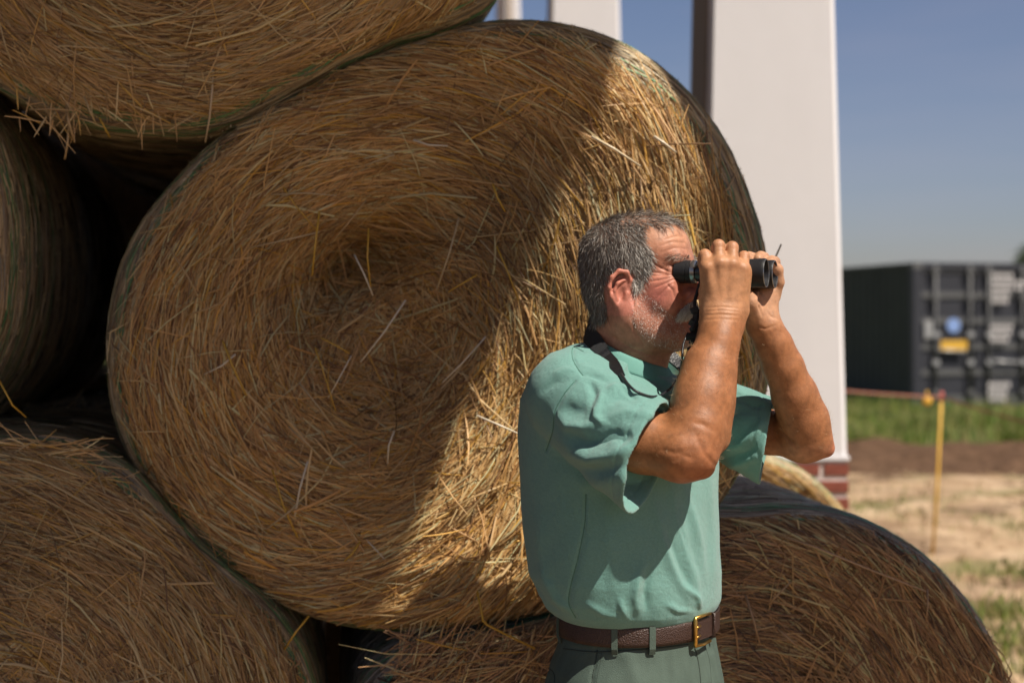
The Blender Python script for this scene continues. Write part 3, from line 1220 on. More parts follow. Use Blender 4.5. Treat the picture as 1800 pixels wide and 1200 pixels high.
        c = c * (0.86 + 0.22 * wav(u, w, 6, seed + 21))[:, None]
        o = np_mesh('straw', v, q, M['straw'], root, cols=np.repeat(c, K * 3, axis=0))
        tag(o, kind='stuff')

    # weathered straw wound round the shoulder and barrel
    if n_rim:
        N = n_rim
        th = r.uniform(-math.pi, math.pi, N)
        v0 = np.where(r.random(N) < 0.55, r.uniform(0.1, 1.1, N), 1 + r.random(N) ** 1.2 * (depth - 2 * sh))
        ln = np.clip(r.lognormal(math.log(0.11), 0.4, N), 0.04, 0.3)
        drift = r.normal(0, 0.10, N) * ln
        K = 4
        P = np.zeros((N, K, 3))
        off = r.uniform(-0.006, 0.006, N)
        for k, t in enumerate(np.linspace(-0.5, 0.5, K)):
            p, nn = surf(th + ln * t / 0.66, np.clip(v0 + drift * t * np.where(v0 < 1, 5, 1), 0.0, 1 + depth - 2 * sh))
            P[:, k] = p + nn * (off[:, None] + 0.002)
            if k == 1:
                nrm = nn
        nrm = unit(nrm + r.normal(0, 0.35, (N, 3)))
        v, q = ribbons(P, r.uniform(0.0025, 0.005, N), nrm)
        c = straw_palette(N, rimpal)
        # short ends that poke through the net
        N2 = n_rim // 3
        th2 = r.uniform(-math.pi, math.pi, N2)
        p, nn = surf(th2, np.where(r.random(N2) < 0.6, r.uniform(0.3, 1.1, N2), r.uniform(1, 1 + depth - 2 * sh, N2)))
        d = unit(nn * 0.6 + r.normal(0, 0.8, (N2, 3)))
        l2 = r.uniform(0.004, 0.015, N2)[:, None]
        P2 = np.stack([p, p + d * l2 * 0.5, p + d * l2], 1)
        P2 = np.concatenate([P2, P2[:, -1:] + d[:, None] * 0.001], 1)
        v2, q2 = ribbons(P2, r.uniform(0.0010, 0.0022, N2), unit(np.cross(d, r.normal(0, 1, (N2, 3)))))
        c2 = straw_palette(N2, rimpal)
        o = np_mesh('outer_straw', np.concatenate([v, v2]), np.concatenate([q, q2 + len(v)]), M['straw'], root,
                    cols=np.repeat(np.concatenate([c, c2]), K * 3, axis=0))
        tag(o, kind='stuff')

    # net wrap: long threads round the bale, cross threads zig-zag between them
    if threads:
        vs, qs, cs, base = [], [], [], 0
        pos = list(np.arange(0.30, 1.0, 0.10)) + list(1 + np.arange(0.0, depth - 2 * sh, 0.024))
        NT = 240
        gi = {k: (k in (0, 4, 9, 14, 21)) for k in range(200)}
        th = np.linspace(-math.pi, math.pi, NT + 1)
        for i, v in enumerate(pos):
            wob = 0.03 * np.sin(th * 3 + i) + 0.02 * np.sin(th * 11 + i * 2.1) + 0.012 * np.sin(th * 31 + i * 1.3)
            gr = gi[i]
            rep = 6 if gr else 1
            for k in range(rep):
                vv = np.full(NT + 1, v) + wob * (1 if v < 1 else 0.3) + k * 0.0035 * (9 if v < 1 else 2.0) + 0.03 * (k > 0) * np.sin(th * 13 + k * 2.7) * (1 if v < 1 else 0.2)
                p, nn = surf(th, vv)
                p = p + nn * ((0.0095 if gr else 0.0075) + 0.003 * np.sin(th * 23 + k) * np.sin(th * 7 + i))[:, None]
                vq, qq = flat_ribbons(p[None], np.array([0.0022 if gr else 0.0014]), np.zeros((1, 3)) + nn[None, 0])
                # face each segment outward
                side = unit(np.cross(np.gradient(p, axis=0), nn)) * (0.0013 if gr else 0.0008)
                vq = np.stack([p - side, p + side], 1).reshape(-1, 3)
                if gr:
                    gap = 0.5 + 0.5 * np.sin(th[:-1] * (9 + k) + k * 1.9 + i) + 0.35 * r.random(NT)
                    qq = qq[gap > 0.42]
                vs.append(vq)
                qs.append(qq + base)
                base += len(vq)
                col = np.array(green) * (0.8 + 0.3 * r.random()) if gr else np.array([0.30, 0.31, 0.28]) * (0.6 + 0.5 * r.random())
                cs.append(np.tile(col, (len(vq), 1)))
            if not gr and i + 1 < len(pos) and v > 0.9:
                NZ = 130
                tz = np.linspace(-math.pi, math.pi, NZ * 2 + 1)
                vv = v + (pos[i + 1] - v) * (np.arange(NZ * 2 + 1) % 2)
                p, nn = surf(tz, vv)
                p = p + nn * 0.0085
                side = unit(np.cross(np.gradient(p, axis=0), nn)) * 0.0005
                vq = np.stack([p - side, p + side], 1).reshape(-1, 3)
                k2 = np.arange(NZ * 2) * 2
                vs.append(vq)
                qs.append(np.stack([k2, k2 + 1, k2 + 3, k2 + 2], 1) + base)
                base += len(vq)
                cs.append(np.tile(np.array([0.40, 0.42, 0.40]), (len(vq), 1)))
        o = np_mesh('net_wrap', np.concatenate(vs), np.concatenate(qs), M['net'], root, cols=np.concatenate(cs))
        tag(o, kind='stuff')
    return root, face_y


def stalk(parent, pts, w, col, name='loose_stalk'):
    """one loose stalk, bent, lying on or hanging from a bale"""
    mb = MB()
    P = np.array(pts, float)
    mb.tube(P, np.linspace(w, w * 0.75, len(P)) * 0.5, 6)
    key = tuple(round(c, 3) for c in col)
    if key not in STALK_MATS:
        STALK_MATS[key] = mat('stalk', col, rough=0.35, spec=0.5)
    return mb.build(name, STALK_MATS[key], parent, smooth=True)


STALK_MATS = {}
Y0 = 3.14
B_px = [(1345, 520), (1335, 430), (1310, 350), (1265, 250), (1187, 155), (1100, 92), (1000, 52), (900, 41), (800, 55), (700, 85), (600, 125), (500, 180),
        (400, 240), (320, 315), (260, 390), (220, 470), (200, 560), (197, 640), (210, 730), (240, 810), (290, 880), (350, 945), (420, 1005), (500, 1055),
        (600, 1090), (680, 1101), (760, 1096), (850, 1086), (940, 1071), (1050, 1040), (1150, 985), (1240, 900), (1300, 810), (1335, 700), (1348, 610)]
F_px = [(1195, 898), (1300, 894), (1400, 888), (1500, 909), (1590, 956), (1664, 1022), (1724, 1106), (1758, 1200), (1768, 1300), (1770, 1420), (1735, 1560),
        (1650, 1690), (1500, 1775), (1300, 1800), (1195, 1802), (1050, 1795), (880, 1750), (740, 1650), (650, 1520), (620, 1400), (618, 1290), (640, 1185),
        (700, 1132), (780, 1106), (860, 1096), (940, 1081), (1050, 1050), (1150, 997)]
E_px = [(-30, 770), (60, 772), (130, 784), (180, 800), (240, 832), (290, 888), (350, 953), (420, 1013), (480, 1062), (530, 1130), (555, 1200), (568, 1290),
        (560, 1430), (500, 1580), (390, 1700), (200, 1800), (-30, 1810), (-300, 1800), (-500, 1620), (-590, 1420), (-595, 1220), (-540, 1050), (-430, 910), (-300, 820), (-150, 780)]
A_px = [(-230, -330), (-205, -150), (-120, 40), (-20, 140), (60, 188), (130, 212), (210, 228), (300, 234), (360, 236), (420, 220), (500, 172), (600, 117),
        (700, 77), (800, 48), (865, 10), (890, -80), (905, -220), (895, -380), (850, -520), (750, -680), (550, -810), (330, -850), (100, -810), (-80, -690), (-190, -500)]
C_px = [(30, 440), (22, 560), (-10, 650), (-60, 720), (-150, 790), (-300, 830), (-480, 840), (-700, 800), (-880, 700), (-960, 520), (-980, 400), (-940, 230),
        (-850, 80), (-700, -30), (-500, -70), (-350, -60), (-200, 10), (-120, 70), (-60, 150), (0, 250), (24, 340)]
oB = Outline(B_px, Y0, (760, 575))
oF = Outline(F_px, Y0 + 0.02, (1195, 1400))
oE = Outline(E_px, Y0 - 0.08, (-20, 1290))
oA = Outline(A_px, Y0 - 0.03, (330, -320))
oC = Outline(C_px, Y0, (-470, 400))

bB, fyB = bale(oB, 'large sunlit round bale in the middle of the stack behind the man', 96000, 'gold', 'rim', seed=21, sgrow=0.9, s=0.115, recess=0.17, rc=(-0.10, -0.03), amp=0.026, rec2=0.28, rc2=(-0.17, 0.15), n_rim=16000)
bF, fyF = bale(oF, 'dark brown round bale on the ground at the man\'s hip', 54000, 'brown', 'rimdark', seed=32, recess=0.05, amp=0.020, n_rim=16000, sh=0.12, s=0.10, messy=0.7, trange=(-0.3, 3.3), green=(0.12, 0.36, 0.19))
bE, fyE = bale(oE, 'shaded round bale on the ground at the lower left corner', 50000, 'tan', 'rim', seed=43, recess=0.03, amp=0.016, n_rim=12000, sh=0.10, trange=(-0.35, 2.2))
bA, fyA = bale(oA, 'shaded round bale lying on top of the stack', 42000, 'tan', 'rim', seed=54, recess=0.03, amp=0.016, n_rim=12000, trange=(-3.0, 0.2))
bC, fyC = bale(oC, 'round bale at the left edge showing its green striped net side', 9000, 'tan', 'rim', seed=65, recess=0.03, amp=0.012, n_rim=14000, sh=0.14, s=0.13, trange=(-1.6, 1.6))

# the row behind
oG = Outline([(1300, 800)], 4.7, (1200, 1050)) if False else None
gB = oF.shifted(0.20, 4.72, 0.0, 1.0)
gB.R = gB.R.copy()
cG = np.array([0.585, 4.72, 0.615])
gB.c = cG
gg = gB.g
gB.R = 1 / np.sqrt((np.cos(gg) / 0.63) ** 2 + (np.sin(gg) / 0.585) ** 2)
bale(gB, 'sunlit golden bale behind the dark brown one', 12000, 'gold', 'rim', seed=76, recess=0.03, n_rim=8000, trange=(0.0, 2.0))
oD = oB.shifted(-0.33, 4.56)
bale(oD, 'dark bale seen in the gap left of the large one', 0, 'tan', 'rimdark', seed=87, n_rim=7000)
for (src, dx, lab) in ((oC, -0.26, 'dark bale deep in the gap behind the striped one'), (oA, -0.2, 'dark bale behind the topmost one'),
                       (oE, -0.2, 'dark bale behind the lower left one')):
    bale(src.shifted(dx, 4.56), lab, 0, 'tan', 'rimdark', seed=int(90 - dx * 100) % 50 + 3 + len(lab), n_rim=2500, threads=False)  # unseen bales added behind the front row to block light

for (X3, z3, lab) in ((-1.45, 2.15, 'dark bale added at the very back to block light, high in the gap'), (-1.75, 0.75, 'dark bale added at the very back to block light, low in the gap'),
                      (-0.55, 0.62, 'dark bale added at the very back to block light between the two lowest ones')):
    o3 = oD.shifted(0, 5.95)  # added bales, set where sky would show through the gaps
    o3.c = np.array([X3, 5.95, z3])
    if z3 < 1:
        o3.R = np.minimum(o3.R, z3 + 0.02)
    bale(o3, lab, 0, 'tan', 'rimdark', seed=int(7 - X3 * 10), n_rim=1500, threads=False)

# loose stalks one can pick out
PALE, YEL, TAN, GREYS = (0.72, 0.64, 0.50), (0.60, 0.36, 0.05), (0.45, 0.30, 0.14), (0.16, 0.15, 0.12)


def on(px, py, Y):
    return W(px, py, Y)


stalk(bB, [on(815, 1029, 2.985), on(858, 1023, 2.975), on(902, 1019, 2.985)], 0.0075, PALE)
stalk(bF, [on(838, 1036, 2.96), on(846, 1070, 2.94), on(849, 1090, 2.94), on(856, 1097, 2.94), on(885, 1112, 2.95), on(940, 1139, 2.97)], 0.0058, YEL)
stalk(bF, [on(930, 1030, 2.95), on(900, 1065, 2.93), on(870, 1098, 2.96)], 0.0045, TAN)
stalk(bF, [on(785, 1085, 2.98), on(778, 1105, 2.96), on(772, 1128, 2.99)], 0.0050, TAN)
stalk(bE, [on(543, 1082, 2.96), on(520, 1110, 2.94), on(500, 1140, 2.95)], 0.0050, YEL)
stalk(bA, [on(376, 105, 2.98), on(373, 160, 2.96), on(368, 210, 2.97), on(361, 250, 2.99)], 0.0050, (0.55, 0.42, 0.26))
stalk(bA, [on(117, 185, 2.97), on(121, 215, 2.95), on(131, 250, 2.97)], 0.0065, TAN)
stalk(bA, [on(121, 215, 2.97), on(119, 250, 2.96), on(114, 280, 2.97)], 0.0060, TAN)
stalk(bA, [on(148, 170, 2.96), on(158, 195, 2.95), on(168, 217, 2.96)], 0.0050, (0.5, 0.36, 0.18))
stalk(bA, [on(175, 208, 2.96), on(184, 225, 2.95), on(193, 241, 2.97)], 0.0045, YEL)
stalk(bA, [on(52, 193, 2.94), on(100, 192, 2.93), on(140, 196, 2.95)], 0.0040, TAN)
stalk(bC, [on(-5, 662, 2.95), on(10, 690, 2.92), on(22, 712, 2.93), on(46, 733, 2.96)], 0.0045, YEL)
stalk(bB, [on(1358, 462, 3.10), on(1366, 446, 3.05), on(1373, 430, 3.02)], 0.0050, GREYS)
stalk(bB, [on(1040, 240, 2.96), on(1080, 262, 2.95), on(1125, 292, 2.97)], 0.0065, (0.66, 0.54, 0.36))
stalk(bB, [on(1150, 240, 2.96), on(1168, 252, 2.95), on(1188, 268, 2.97)], 0.0065, (0.70, 0.60, 0.44))
stalk(bF, [on(1310, 1045, 2.97), on(1325, 1090, 2.95), on(1336, 1132, 2.97)], 0.0055, (0.38, 0.25, 0.15))
stalk(bF, [on(1350, 1062, 2.96), on(1370, 1042, 2.95), on(1390, 1022, 2.97)], 0.0045, (0.42, 0.28, 0.16))
stalk(bF, [on(1360, 938, 3.0), on(1430, 960, 2.96), on(1540, 1005, 2.96), on(1630, 1040, 2.99)], 0.0050, (0.42, 0.28, 0.17))
stalk(bF, [on(1366, 1104, 2.96), on(1385, 1120, 2.95), on(1402, 1137, 2.96)], 0.0060, (0.38, 0.25, 0.15))
stalk(bF, [on(1630, 1035, 2.98), on(1631, 1065, 2.97), on(1628, 1092, 2.98)], 0.0040, (0.38, 0.25, 0.15))
_r = random.Random(3)
for _ in range(40):
    px, py = _r.uniform(260, 900), _r.uniform(250, 980)
    a = _r.uniform(0, math.pi)
    L = _r.uniform(25, 70)
    y = 2.99 + _r.uniform(-0.01, 0.01)
    stalk(bB, [on(px - L * math.cos(a), py - L * math.sin(a), y), on(px + _r.uniform(-4, 4), py + _r.uniform(-4, 4), y - 0.012),
               on(px + L * math.cos(a), py + L * math.sin(a), y)], _r.uniform(0.003, 0.005), _r.choice([PALE, TAN, YEL, (0.5, 0.38, 0.22)]))


def loose(parent, box, Y, n, ang, spread, ln, pal, name='loose_straw', w=(0.0018, 0.0036)):
    """a scatter of loose stalks lying on a bale"""
    px, py = rng.uniform(box[0], box[2], n), rng.uniform(box[1], box[3], n)
    a = math.radians(ang) + rng.normal(0, spread, n)
    L = np.clip(rng.lognormal(math.log(ln), 0.4, n), 0.03, 0.35)
    y = Y + rng.uniform(-0.02, 0.02, n)
    c = np.stack([(px - 900) * y / FPX, y, H + (HORIZON - py) * y / FPX], 1)
    d = np.stack([np.cos(a), rng.normal(0, 0.12, n), np.sin(a)], 1)
    bend = rng.normal(0, 0.05, n)[:, None] * L[:, None]
    pts = []
    for t in (-0.5, -0.17, 0.17, 0.5):
        p = c + d * (t * L)[:, None]
        p[:, 2] += (bend[:, 0] * (0.25 - t * t) * 4)
        pts.append(p)
    Pn = np.stack(pts, 1)
    v, q = ribbons(Pn, rng.uniform(*w, n), unit(np.stack([rng.normal(0, .4, n), -np.ones(n), rng.normal(0, .4, n)], 1)))
    o = np_mesh(name, v, q, M['straw'], parent, cols=np.repeat(straw_palette(n, pal), 12, axis=0))
    return tag(o, kind='stuff')


loose(bE, (-60, 782, 110, 822), 2.975, 230, 0, 0.12, 0.12, 'tan')
loose(bE, (-40, 775, 170, 845), 2.97, 110, -8, 0.45, 0.08, 'tan')
loose(bE, (0, 722, 170, 745), 3.9, 120, 10, 0.5, 0.10, 'rim')
loose(bF, (700, 1112, 960, 1200), 3.00, 420, 28, 0.50, 0.075, 'brown')
loose(bF, (720, 1120, 950, 1200), 2.985, 60, 40, 0.60, 0.11, 'gold')
loose(bF, (1275, 950, 1480, 1190), 3.015, 90, -35, 0.9, 0.09, 'tan')
loose(bA, (30, 165, 330, 225), 2.965, 60, -70, 0.7, 0.05, 'tan')

# ------------------------------------------------------------------ the man
M['skin'] = mat('skin', attr=True, rough=0.47, spec=0.32, noise=(75, 0.30, (1, 1, 1)), bump=[(700, 0.00022, 'voronoi'), (170, 0.0004, 'noise')],
                Subsurface_Weight=0.10, Subsurface_Scale=0.01)
M['skin'].node_tree.nodes['Principled BSDF'].inputs['Subsurface Radius'].default_value = (1.0, 0.35, 0.2)
M['shirt'] = mat('jersey', (0.152, 0.318, 0.280), rough=0.85, spec=0.2, noise=(260, 0.10, (1, 1, 1)), bump=[(1100, 0.0014, 'noise'), (110, 0.0014, 'noise')], Sheen_Weight=0.25, Sheen_Roughness=0.5)
M['shirt_rib'] = mat('jersey_rib', (0.140, 0.312, 0.270), rough=0.85, spec=0.2, bump=[(700, 0.001, 'noise')])
M['seam'] = mat('seam_thread', (0.07, 0.17, 0.135), rough=0.9)
M['cotton'] = mat('trouser_cotton', (0.080, 0.112, 0.092), rough=0.85, spec=0.2, noise=(45, 0.16, (1, 1, 0.4)), bump=[(600, 0.001, 'noise')])
M['leather'] = mat('brown_leather', (0.045, 0.023, 0.017), rough=0.45, spec=0.5, noise=(120, 0.25, (1, 1, 1)), bump=[(420, 0.0012, 'voronoi')])
M['brass'] = mat('brass', (0.62, 0.38, 0.10), rough=0.32, metal=1.0)
M['rubber'] = mat('black_rubber', (0.014, 0.014, 0.016), rough=0.5, spec=0.3, bump=[(700, 0.0002, 'voronoi')])
M['blackm'] = mat('black_metal', (0.02, 0.02, 0.022), rough=0.3, spec=0.6)
M['ring'] = mat('grey_metal_ring', (0.30, 0.30, 0.31), rough=0.3, metal=0.9)
M['lens'] = mat('coated_lens', (0.30, 0.34, 0.44), rough=0.05, spec=1.0, metal=0.9, Coat_Weight=1.0)
M['strapm'] = mat('black_webbing', (0.016, 0.016, 0.018), rough=0.7, bump=[(500, 0.001, 'noise')])
M['strapl'] = mat('black_leather', (0.018, 0.018, 0.020), rough=0.35, bump=[(300, 0.001, 'noise')])
M['hairm'] = mat('hair', attr=True, rough=0.5, spec=0.3)

HO = W(1118, 478, 2.60)
HF = np.array([0.927, -0.375, 0.0])
HL = np.array([0.375, 0.927, 0.0])
HZ = np.array([0, 0, 1.0])


def hw(p):
    p = np.asarray(p, float)
    return HO + p[..., 0:1] * HF + p[..., 1:2] * HL + p[..., 2:3] * HZ


def fz(px, py, l=-0.06):
    """side view position on the near half of the head from where it shows"""
    return np.array([((px - 1118) / 969.0 - 0.375 * l) / 0.927, (478 - py) / 969.0])


def rotm(axis, deg):
    return np.array(Matrix.Rotation(math.radians(deg), 3, axis))


hv = Vol((-0.135, -0.115, -0.235), (0.155, 0.115, 0.135), 0.0017)
hv.ell((-0.006, 0, 0.030), (0.0985, 0.0745, 0.0745))
hv.ell((-0.048, 0, -0.012), (0.052, 0.060, 0.058), 0.02)
hv.ell((0.046, 0, 0.040), (0.050, 0.059, 0.050), 0.03)
hv.ell((0.030, 0, -0.045), (0.060, 0.063, 0.072), 0.03)
hv.cap((0.088, -0.034, 0.019), (0.088, 0.034, 0.019), 0.0105, 0.0105, 0.022)          # brow
hv.cap((0.084, 0, 0.012), (0.092, 0, -0.042), 0.015, 0.019, 0.014)
hv.cap((0.090, 0, 0.020), (0.096, 0, 0.0), 0.009, 0.008, 0.018)
hv.cap((0.096, 0, 0.0), (0.122, 0, -0.036), 0.0085, 0.0125, 0.012)                    # nose
for sgn in (-1, 1):
    hv.ell((0.109, sgn * 0.0135, -0.041), (0.0125, 0.0085, 0.0095), 0.007)
    hv.ell((0.078, sgn * 0.032, -0.001), (0.0155, 0.0175, 0.0125), 0.010, cut=True)
    hv.ell((0.074, sgn * 0.032, -0.001), (0.0145, 0.0145, 0.0135), 0.004)
    hv.cap((0.085, sgn * 0.018, 0.006), (0.077, sgn * 0.048, 0.002), 0.0045, 0.0045, 0.006)   # upper lid
    hv.cap((0.086, sgn * 0.020, -0.010), (0.076, sgn * 0.047, -0.010), 0.0042, 0.0045, 0.008)
    hv.ell((0.064, sgn * 0.043, -0.028), (0.027, 0.021, 0.019), 0.022)                # cheekbone
    hv.ell((0.062, sgn * 0.040, -0.060), (0.032, 0.024, 0.028), 0.025)                # cheek
    hv.chain([(-0.006, sgn * 0.056, -0.040), (0.006, sgn * 0.055, -0.085), (0.045, sgn * 0.040, -0.108), (0.080, sgn * 0.014, -0.116)],
             [0.018, 0.020, 0.020, 0.017], 0.028)                                      # jaw
    hv.cap((0.0, sgn * 0.054, -0.075), (0.030, sgn * 0.022, -0.185), 0.016, 0.014, 0.03)     # neck cord
hv.ell((0.079, 0, -0.070), (0.027, 0.031, 0.028), 0.02)                               # muzzle
hv.chain([(0.094, -0.022, -0.072), (0.104, -0.008, -0.069), (0.104, 0.008, -0.069), (0.094, 0.022, -0.072)], [0.003, 0.0045, 0.0045, 0.003], 0.006)
hv.chain([(0.092, -0.021, -0.081), (0.1015, -0.008, -0.0835), (0.1015, 0.008, -0.0835), (0.092, 0.021, -0.081)], [0.003, 0.0052, 0.0052, 0.003], 0.006)
hv.chain([(0.088, -0.025, -0.0762), (0.103, -0.010, -0.0762), (0.109, 0, -0.0762), (0.103, 0.010, -0.0762), (0.088, 0.025, -0.0762)], [0.0012, 0.0016, 0.0016, 0.0016, 0.0012], 0.003, cut=True)
hv.ell((0.080, 0, -0.109), (0.0245, 0.025, 0.019), 0.016)                             # chin
hv.ell((0.042, 0, -0.118), (0.052, 0.050, 0.028), 0.025)                              # under the chin
hv.cap((-0.022, 0, -0.05), (-0.010, 0, -0.235), 0.060, 0.064, 0.03)                   # neck
hv.ell((0.045, 0, -0.160), (0.012, 0.012, 0.016), 0.02)
for sgn in (-1, 1):
    hv.ell((0.113, sgn * 0.008, -0.0505), (0.006, 0.004, 0.004), 0.003, cut=True)     # nostrils
    # ear
    Re = rotm('Z', -sgn * 24) @ rotm('Y', 12)
    ec = np.array([-0.006, sgn * 0.076, -0.036])

    def E(x, y, z, Re=Re, ec=ec):
        return ec + Re @ np.array([x, y, z])
    hv.ell(ec + Re @ np.array([0.004, -sgn * 0.004, 0.0]), (0.018, 0.006, 0.030), 0.010, R=Re)
    rim = [E(0.016, 0, 0.004), E(0.014, sgn * 0.003, 0.022), E(0.004, sgn * 0.006, 0.035), E(-0.010, sgn * 0.008, 0.034), E(-0.020, sgn * 0.009, 0.020),
           E(-0.021, sgn * 0.008, 0.002), E(-0.014, sgn * 0.006, -0.014), E(-0.002, sgn * 0.004, -0.026)]
    hv.chain(rim, [0.0032, 0.0036, 0.0040, 0.0042, 0.0042, 0.0040, 0.0038, 0.0042], 0.004)
    hv.ell(E(0.006, sgn * 0.002, -0.028), (0.0085, 0.0055, 0.0100), 0.006, R=Re)         # lobe
    hv.ell(E(0.003, sgn * 0.010, -0.004), (0.0095, 0.0085, 0.0135), 0.003, R=Re, cut=True)   # bowl
    hv.chain([E(0.004, sgn * 0.004, 0.022), E(-0.008, sgn * 0.006, 0.012), E(-0.011, sgn * 0.006, -0.002), E(-0.004, sgn * 0.005, -0.016)],
             [0.0028, 0.0032, 0.0032, 0.0028], 0.004)
    hv.cap(E(0.012, sgn * 0.004, -0.002), E(0.011, sgn * 0.004, -0.010), 0.0042, 0.0036, 0.004)   # tragus
    hv.chain([E(0.008, sgn * 0.006, 0.024), E(-0.008, sgn * 0.009, 0.024), E(-0.0155, sgn * 0.010, 0.010), E(-0.0150, sgn * 0.009, -0.004)],
             [0.0018, 0.0022, 0.0022, 0.0018], 0.003, cut=True)
v, q = hv.mesh()
v = laplace(v, q, 2, 0.5)
nr = vnormals(v, q)
# creases, given in side view
near = v[:, 1]
P2 = v[:, [0, 2]]


def crease(pts, width, depth, lsel=-0.06, both=True):
    global v
    line = np.array([fz(a, b, lsel) for a, b in pts])
    d, pos = poly_dist(P2, line)
    wgt = np.exp(-(d / width) ** 2) * np.sin(math.pi * np.clip(pos * 0.9 + 0.05, 0, 1)) ** 0.5
    side = (np.abs(near) > 0.018) if both else (near < -0.018)
    v = v - nr * (wgt * depth * side)[:, None]


for pts in ([(1146, 487), (1165, 486), (1186, 484)], [(1140, 480), (1155, 482), (1168, 484)], [(1143, 497), (1160, 494), (1178, 488)],
            [(1150, 508), (1165, 501), (1180, 492)], [(1146, 466), (1158, 474), (1172, 481)], [(1158, 522), (1166, 512), (1177, 500)],
            [(1180, 500), (1186, 515), (1184, 535)], [(1170, 502), (1178, 512), (1180, 528)]):
    crease(pts, 0.0019, 0.0017, -0.048)
for pts in ([(1160, 448), (1178, 439), (1198, 440), (1212, 446)], [(1158, 436), (1176, 428), (1196, 430), (1210, 436)],
            [(1164, 425), (1180, 418), (1196, 420)], [(1165, 461), (1182, 453), (1200, 455)]):
    crease(pts, 0.0022, 0.0009, -0.045)
crease([(1208, 512), (1196, 528), (1192, 545), (1190, 562)], 0.0032, 0.0030, -0.028)     # fold beside the mouth
crease([(1185, 590), (1168, 606), (1150, 618)], 0.004, 0.0025, -0.04)
crease([(1112, 556), (1114, 580), (1126, 604)], 0.003, 0.0016, -0.06)
crease([(1103, 508), (1108, 524), (1110, 540)], 0.0018, 0.0018, -0.07)
for pts in ([(1075, 590), (1110, 612), (1150, 628)], [(1072, 610), (1105, 630), (1145, 642)]):
    crease(pts, 0.003, 0.0018, -0.05)

# skin tones
hc = 0.88 * np.tile(np.array([0.46, 0.195, 0.125]), (len(v), 1))
fx, lz, zz = v[:, 0], v[:, 1], v[:, 2]


def tone(c, w):
    global hc
    hc = hc * (1 - w[:, None]) + np.asarray(c) * w[:, None]


tone((0.46, 0.225, 0.135), np.clip((zz - 0.02) / 0.04, 0, 1))
tone((0.50, 0.155, 0.120), np.exp(-(((fx - 0.060) / 0.03) ** 2 + ((zz + 0.045) / 0.028) ** 2)) * 0.8)
tone((0.50, 0.16, 0.12), np.exp(-(((fx - 0.115) / 0.02) ** 2 + ((zz + 0.03) / 0.03) ** 2)) * 0.8)
tone((0.36, 0.17, 0.10), np.clip((-zz - 0.115) / 0.03, 0, 1) * 0.9)
tone((0.50, 0.17, 0.125), (np.abs(lz) > 0.066) * (fx < 0.02) * (zz > -0.08) * (zz < 0.01) * 0.6)
tone((0.36, 0.105, 0.085), np.exp(-(((fx - 0.104) / 0.014) ** 2 + ((zz + 0.077) / 0.007) ** 2)) * 0.8)
HEAD = (hw(v), q, hc, v.copy(), nr)

# ---- right arm and hand (towards the camera)
rv = Vol((0.07, 2.26, 1.24), (0.47, 2.60, 1.765), 0.0022)
A = [W(1015, 705, 2.47), W(1130, 775, 2.40), W(1196, 795, 2.365), W(1214, 792, 2.365), W(1224, 752, 2.38), W(1238, 700, 2.40), W(1250, 650, 2.42), W(1262, 602, 2.435), W(1271, 562, 2.445)]
rv.chain(A, [0.056, 0.051, 0.046, 0.043, 0.047, 0.0455, 0.0400, 0.0335, 0.0275], 0.02)
rv.cap(W(1214, 795, 2.375), W(1238, 823, 2.385), 0.030, 0.0125, 0.025)                     # point of the elbow
rv.cap(W(1218, 700, 2.385), W(1232, 640, 2.41), 0.026, 0.022, 0.03)                        # forearm muscle
rv.cap(W(1262, 770, 2.40), W(1262, 690, 2.42), 0.018, 0.020, 0.03)
rv.cap(W(1256, 572, 2.447), W(1287, 572, 2.450), 0.0215, 0.0205, 0.02)                     # wrist is flat and wide
rv.cap(W(1252, 548, 2.452), W(1290, 548, 2.455), 0.0195, 0.0185, 0.02)
mcp = [W(1243, 470, 2.450), W(1265, 463, 2.447), W(1287, 465, 2.449), W(1306, 473, 2.455)]
pip = [W(1239, 449, 2.462), W(1263, 432, 2.462), W(1287, 435, 2.464), W(1308, 451, 2.470)]
for i in range(4):
    wr = W(1256 + i * 11, 548, 2.449)
    rv.cap(wr, mcp[i], 0.0155, 0.0135, 0.014)
    rv.cap(wr + (mcp[i] - wr) * 0.3 - np.array([0, 0.0125, 0]), mcp[i] - np.array([0, 0.0105, 0]), 0.0028, 0.0036, 0.007)    # tendons
    rv.ell(mcp[i] - np.array([0, 0.004, 0]), (0.011, 0.011, 0.011), 0.006)                 # knuckle
    r0 = [0.0112, 0.0112, 0.0110, 0.0100][i]
    rv.cap(mcp[i], pip[i], r0 + 0.0004, r0 - 0.0004, 0.0035)
    dip = pip[i] + np.array([0.001, 0.027, -0.003])
    tip = dip + np.array([0.001, 0.016, -0.012])
    rv.ell(pip[i], (r0, r0 * 1.0, r0 * 0.98), 0.003)
    rv.chain([pip[i], dip, tip], [r0 - 0.0006, r0 - 0.0012, r0 - 0.0022], 0.003)
th = [W(1250, 540, 2.462), W(1244, 512, 2.478), W(1262, 508, 2.500), W(1282, 511, 2.512)]
rv.chain(th, [0.016, 0.0135, 0.0115, 0.0095], 0.012)
rv.cap(W(1244, 525, 2.458), W(1246, 480, 2.458), 0.014, 0.011, 0.012)
rv.cap(W(1303, 545, 2.456), W(1308, 485, 2.458), 0.0135, 0.0115, 0.012)
v, q = rv.mesh()
v = laplace(v, q, 2, 0.5)
nr = vnormals(v, q)


def uv_px(v):
    return np.stack([900 + v[:, 0] / v[:, 1] * FPX, HORIZON - (v[:, 2] - H) / v[:, 1] * FPX], 1)


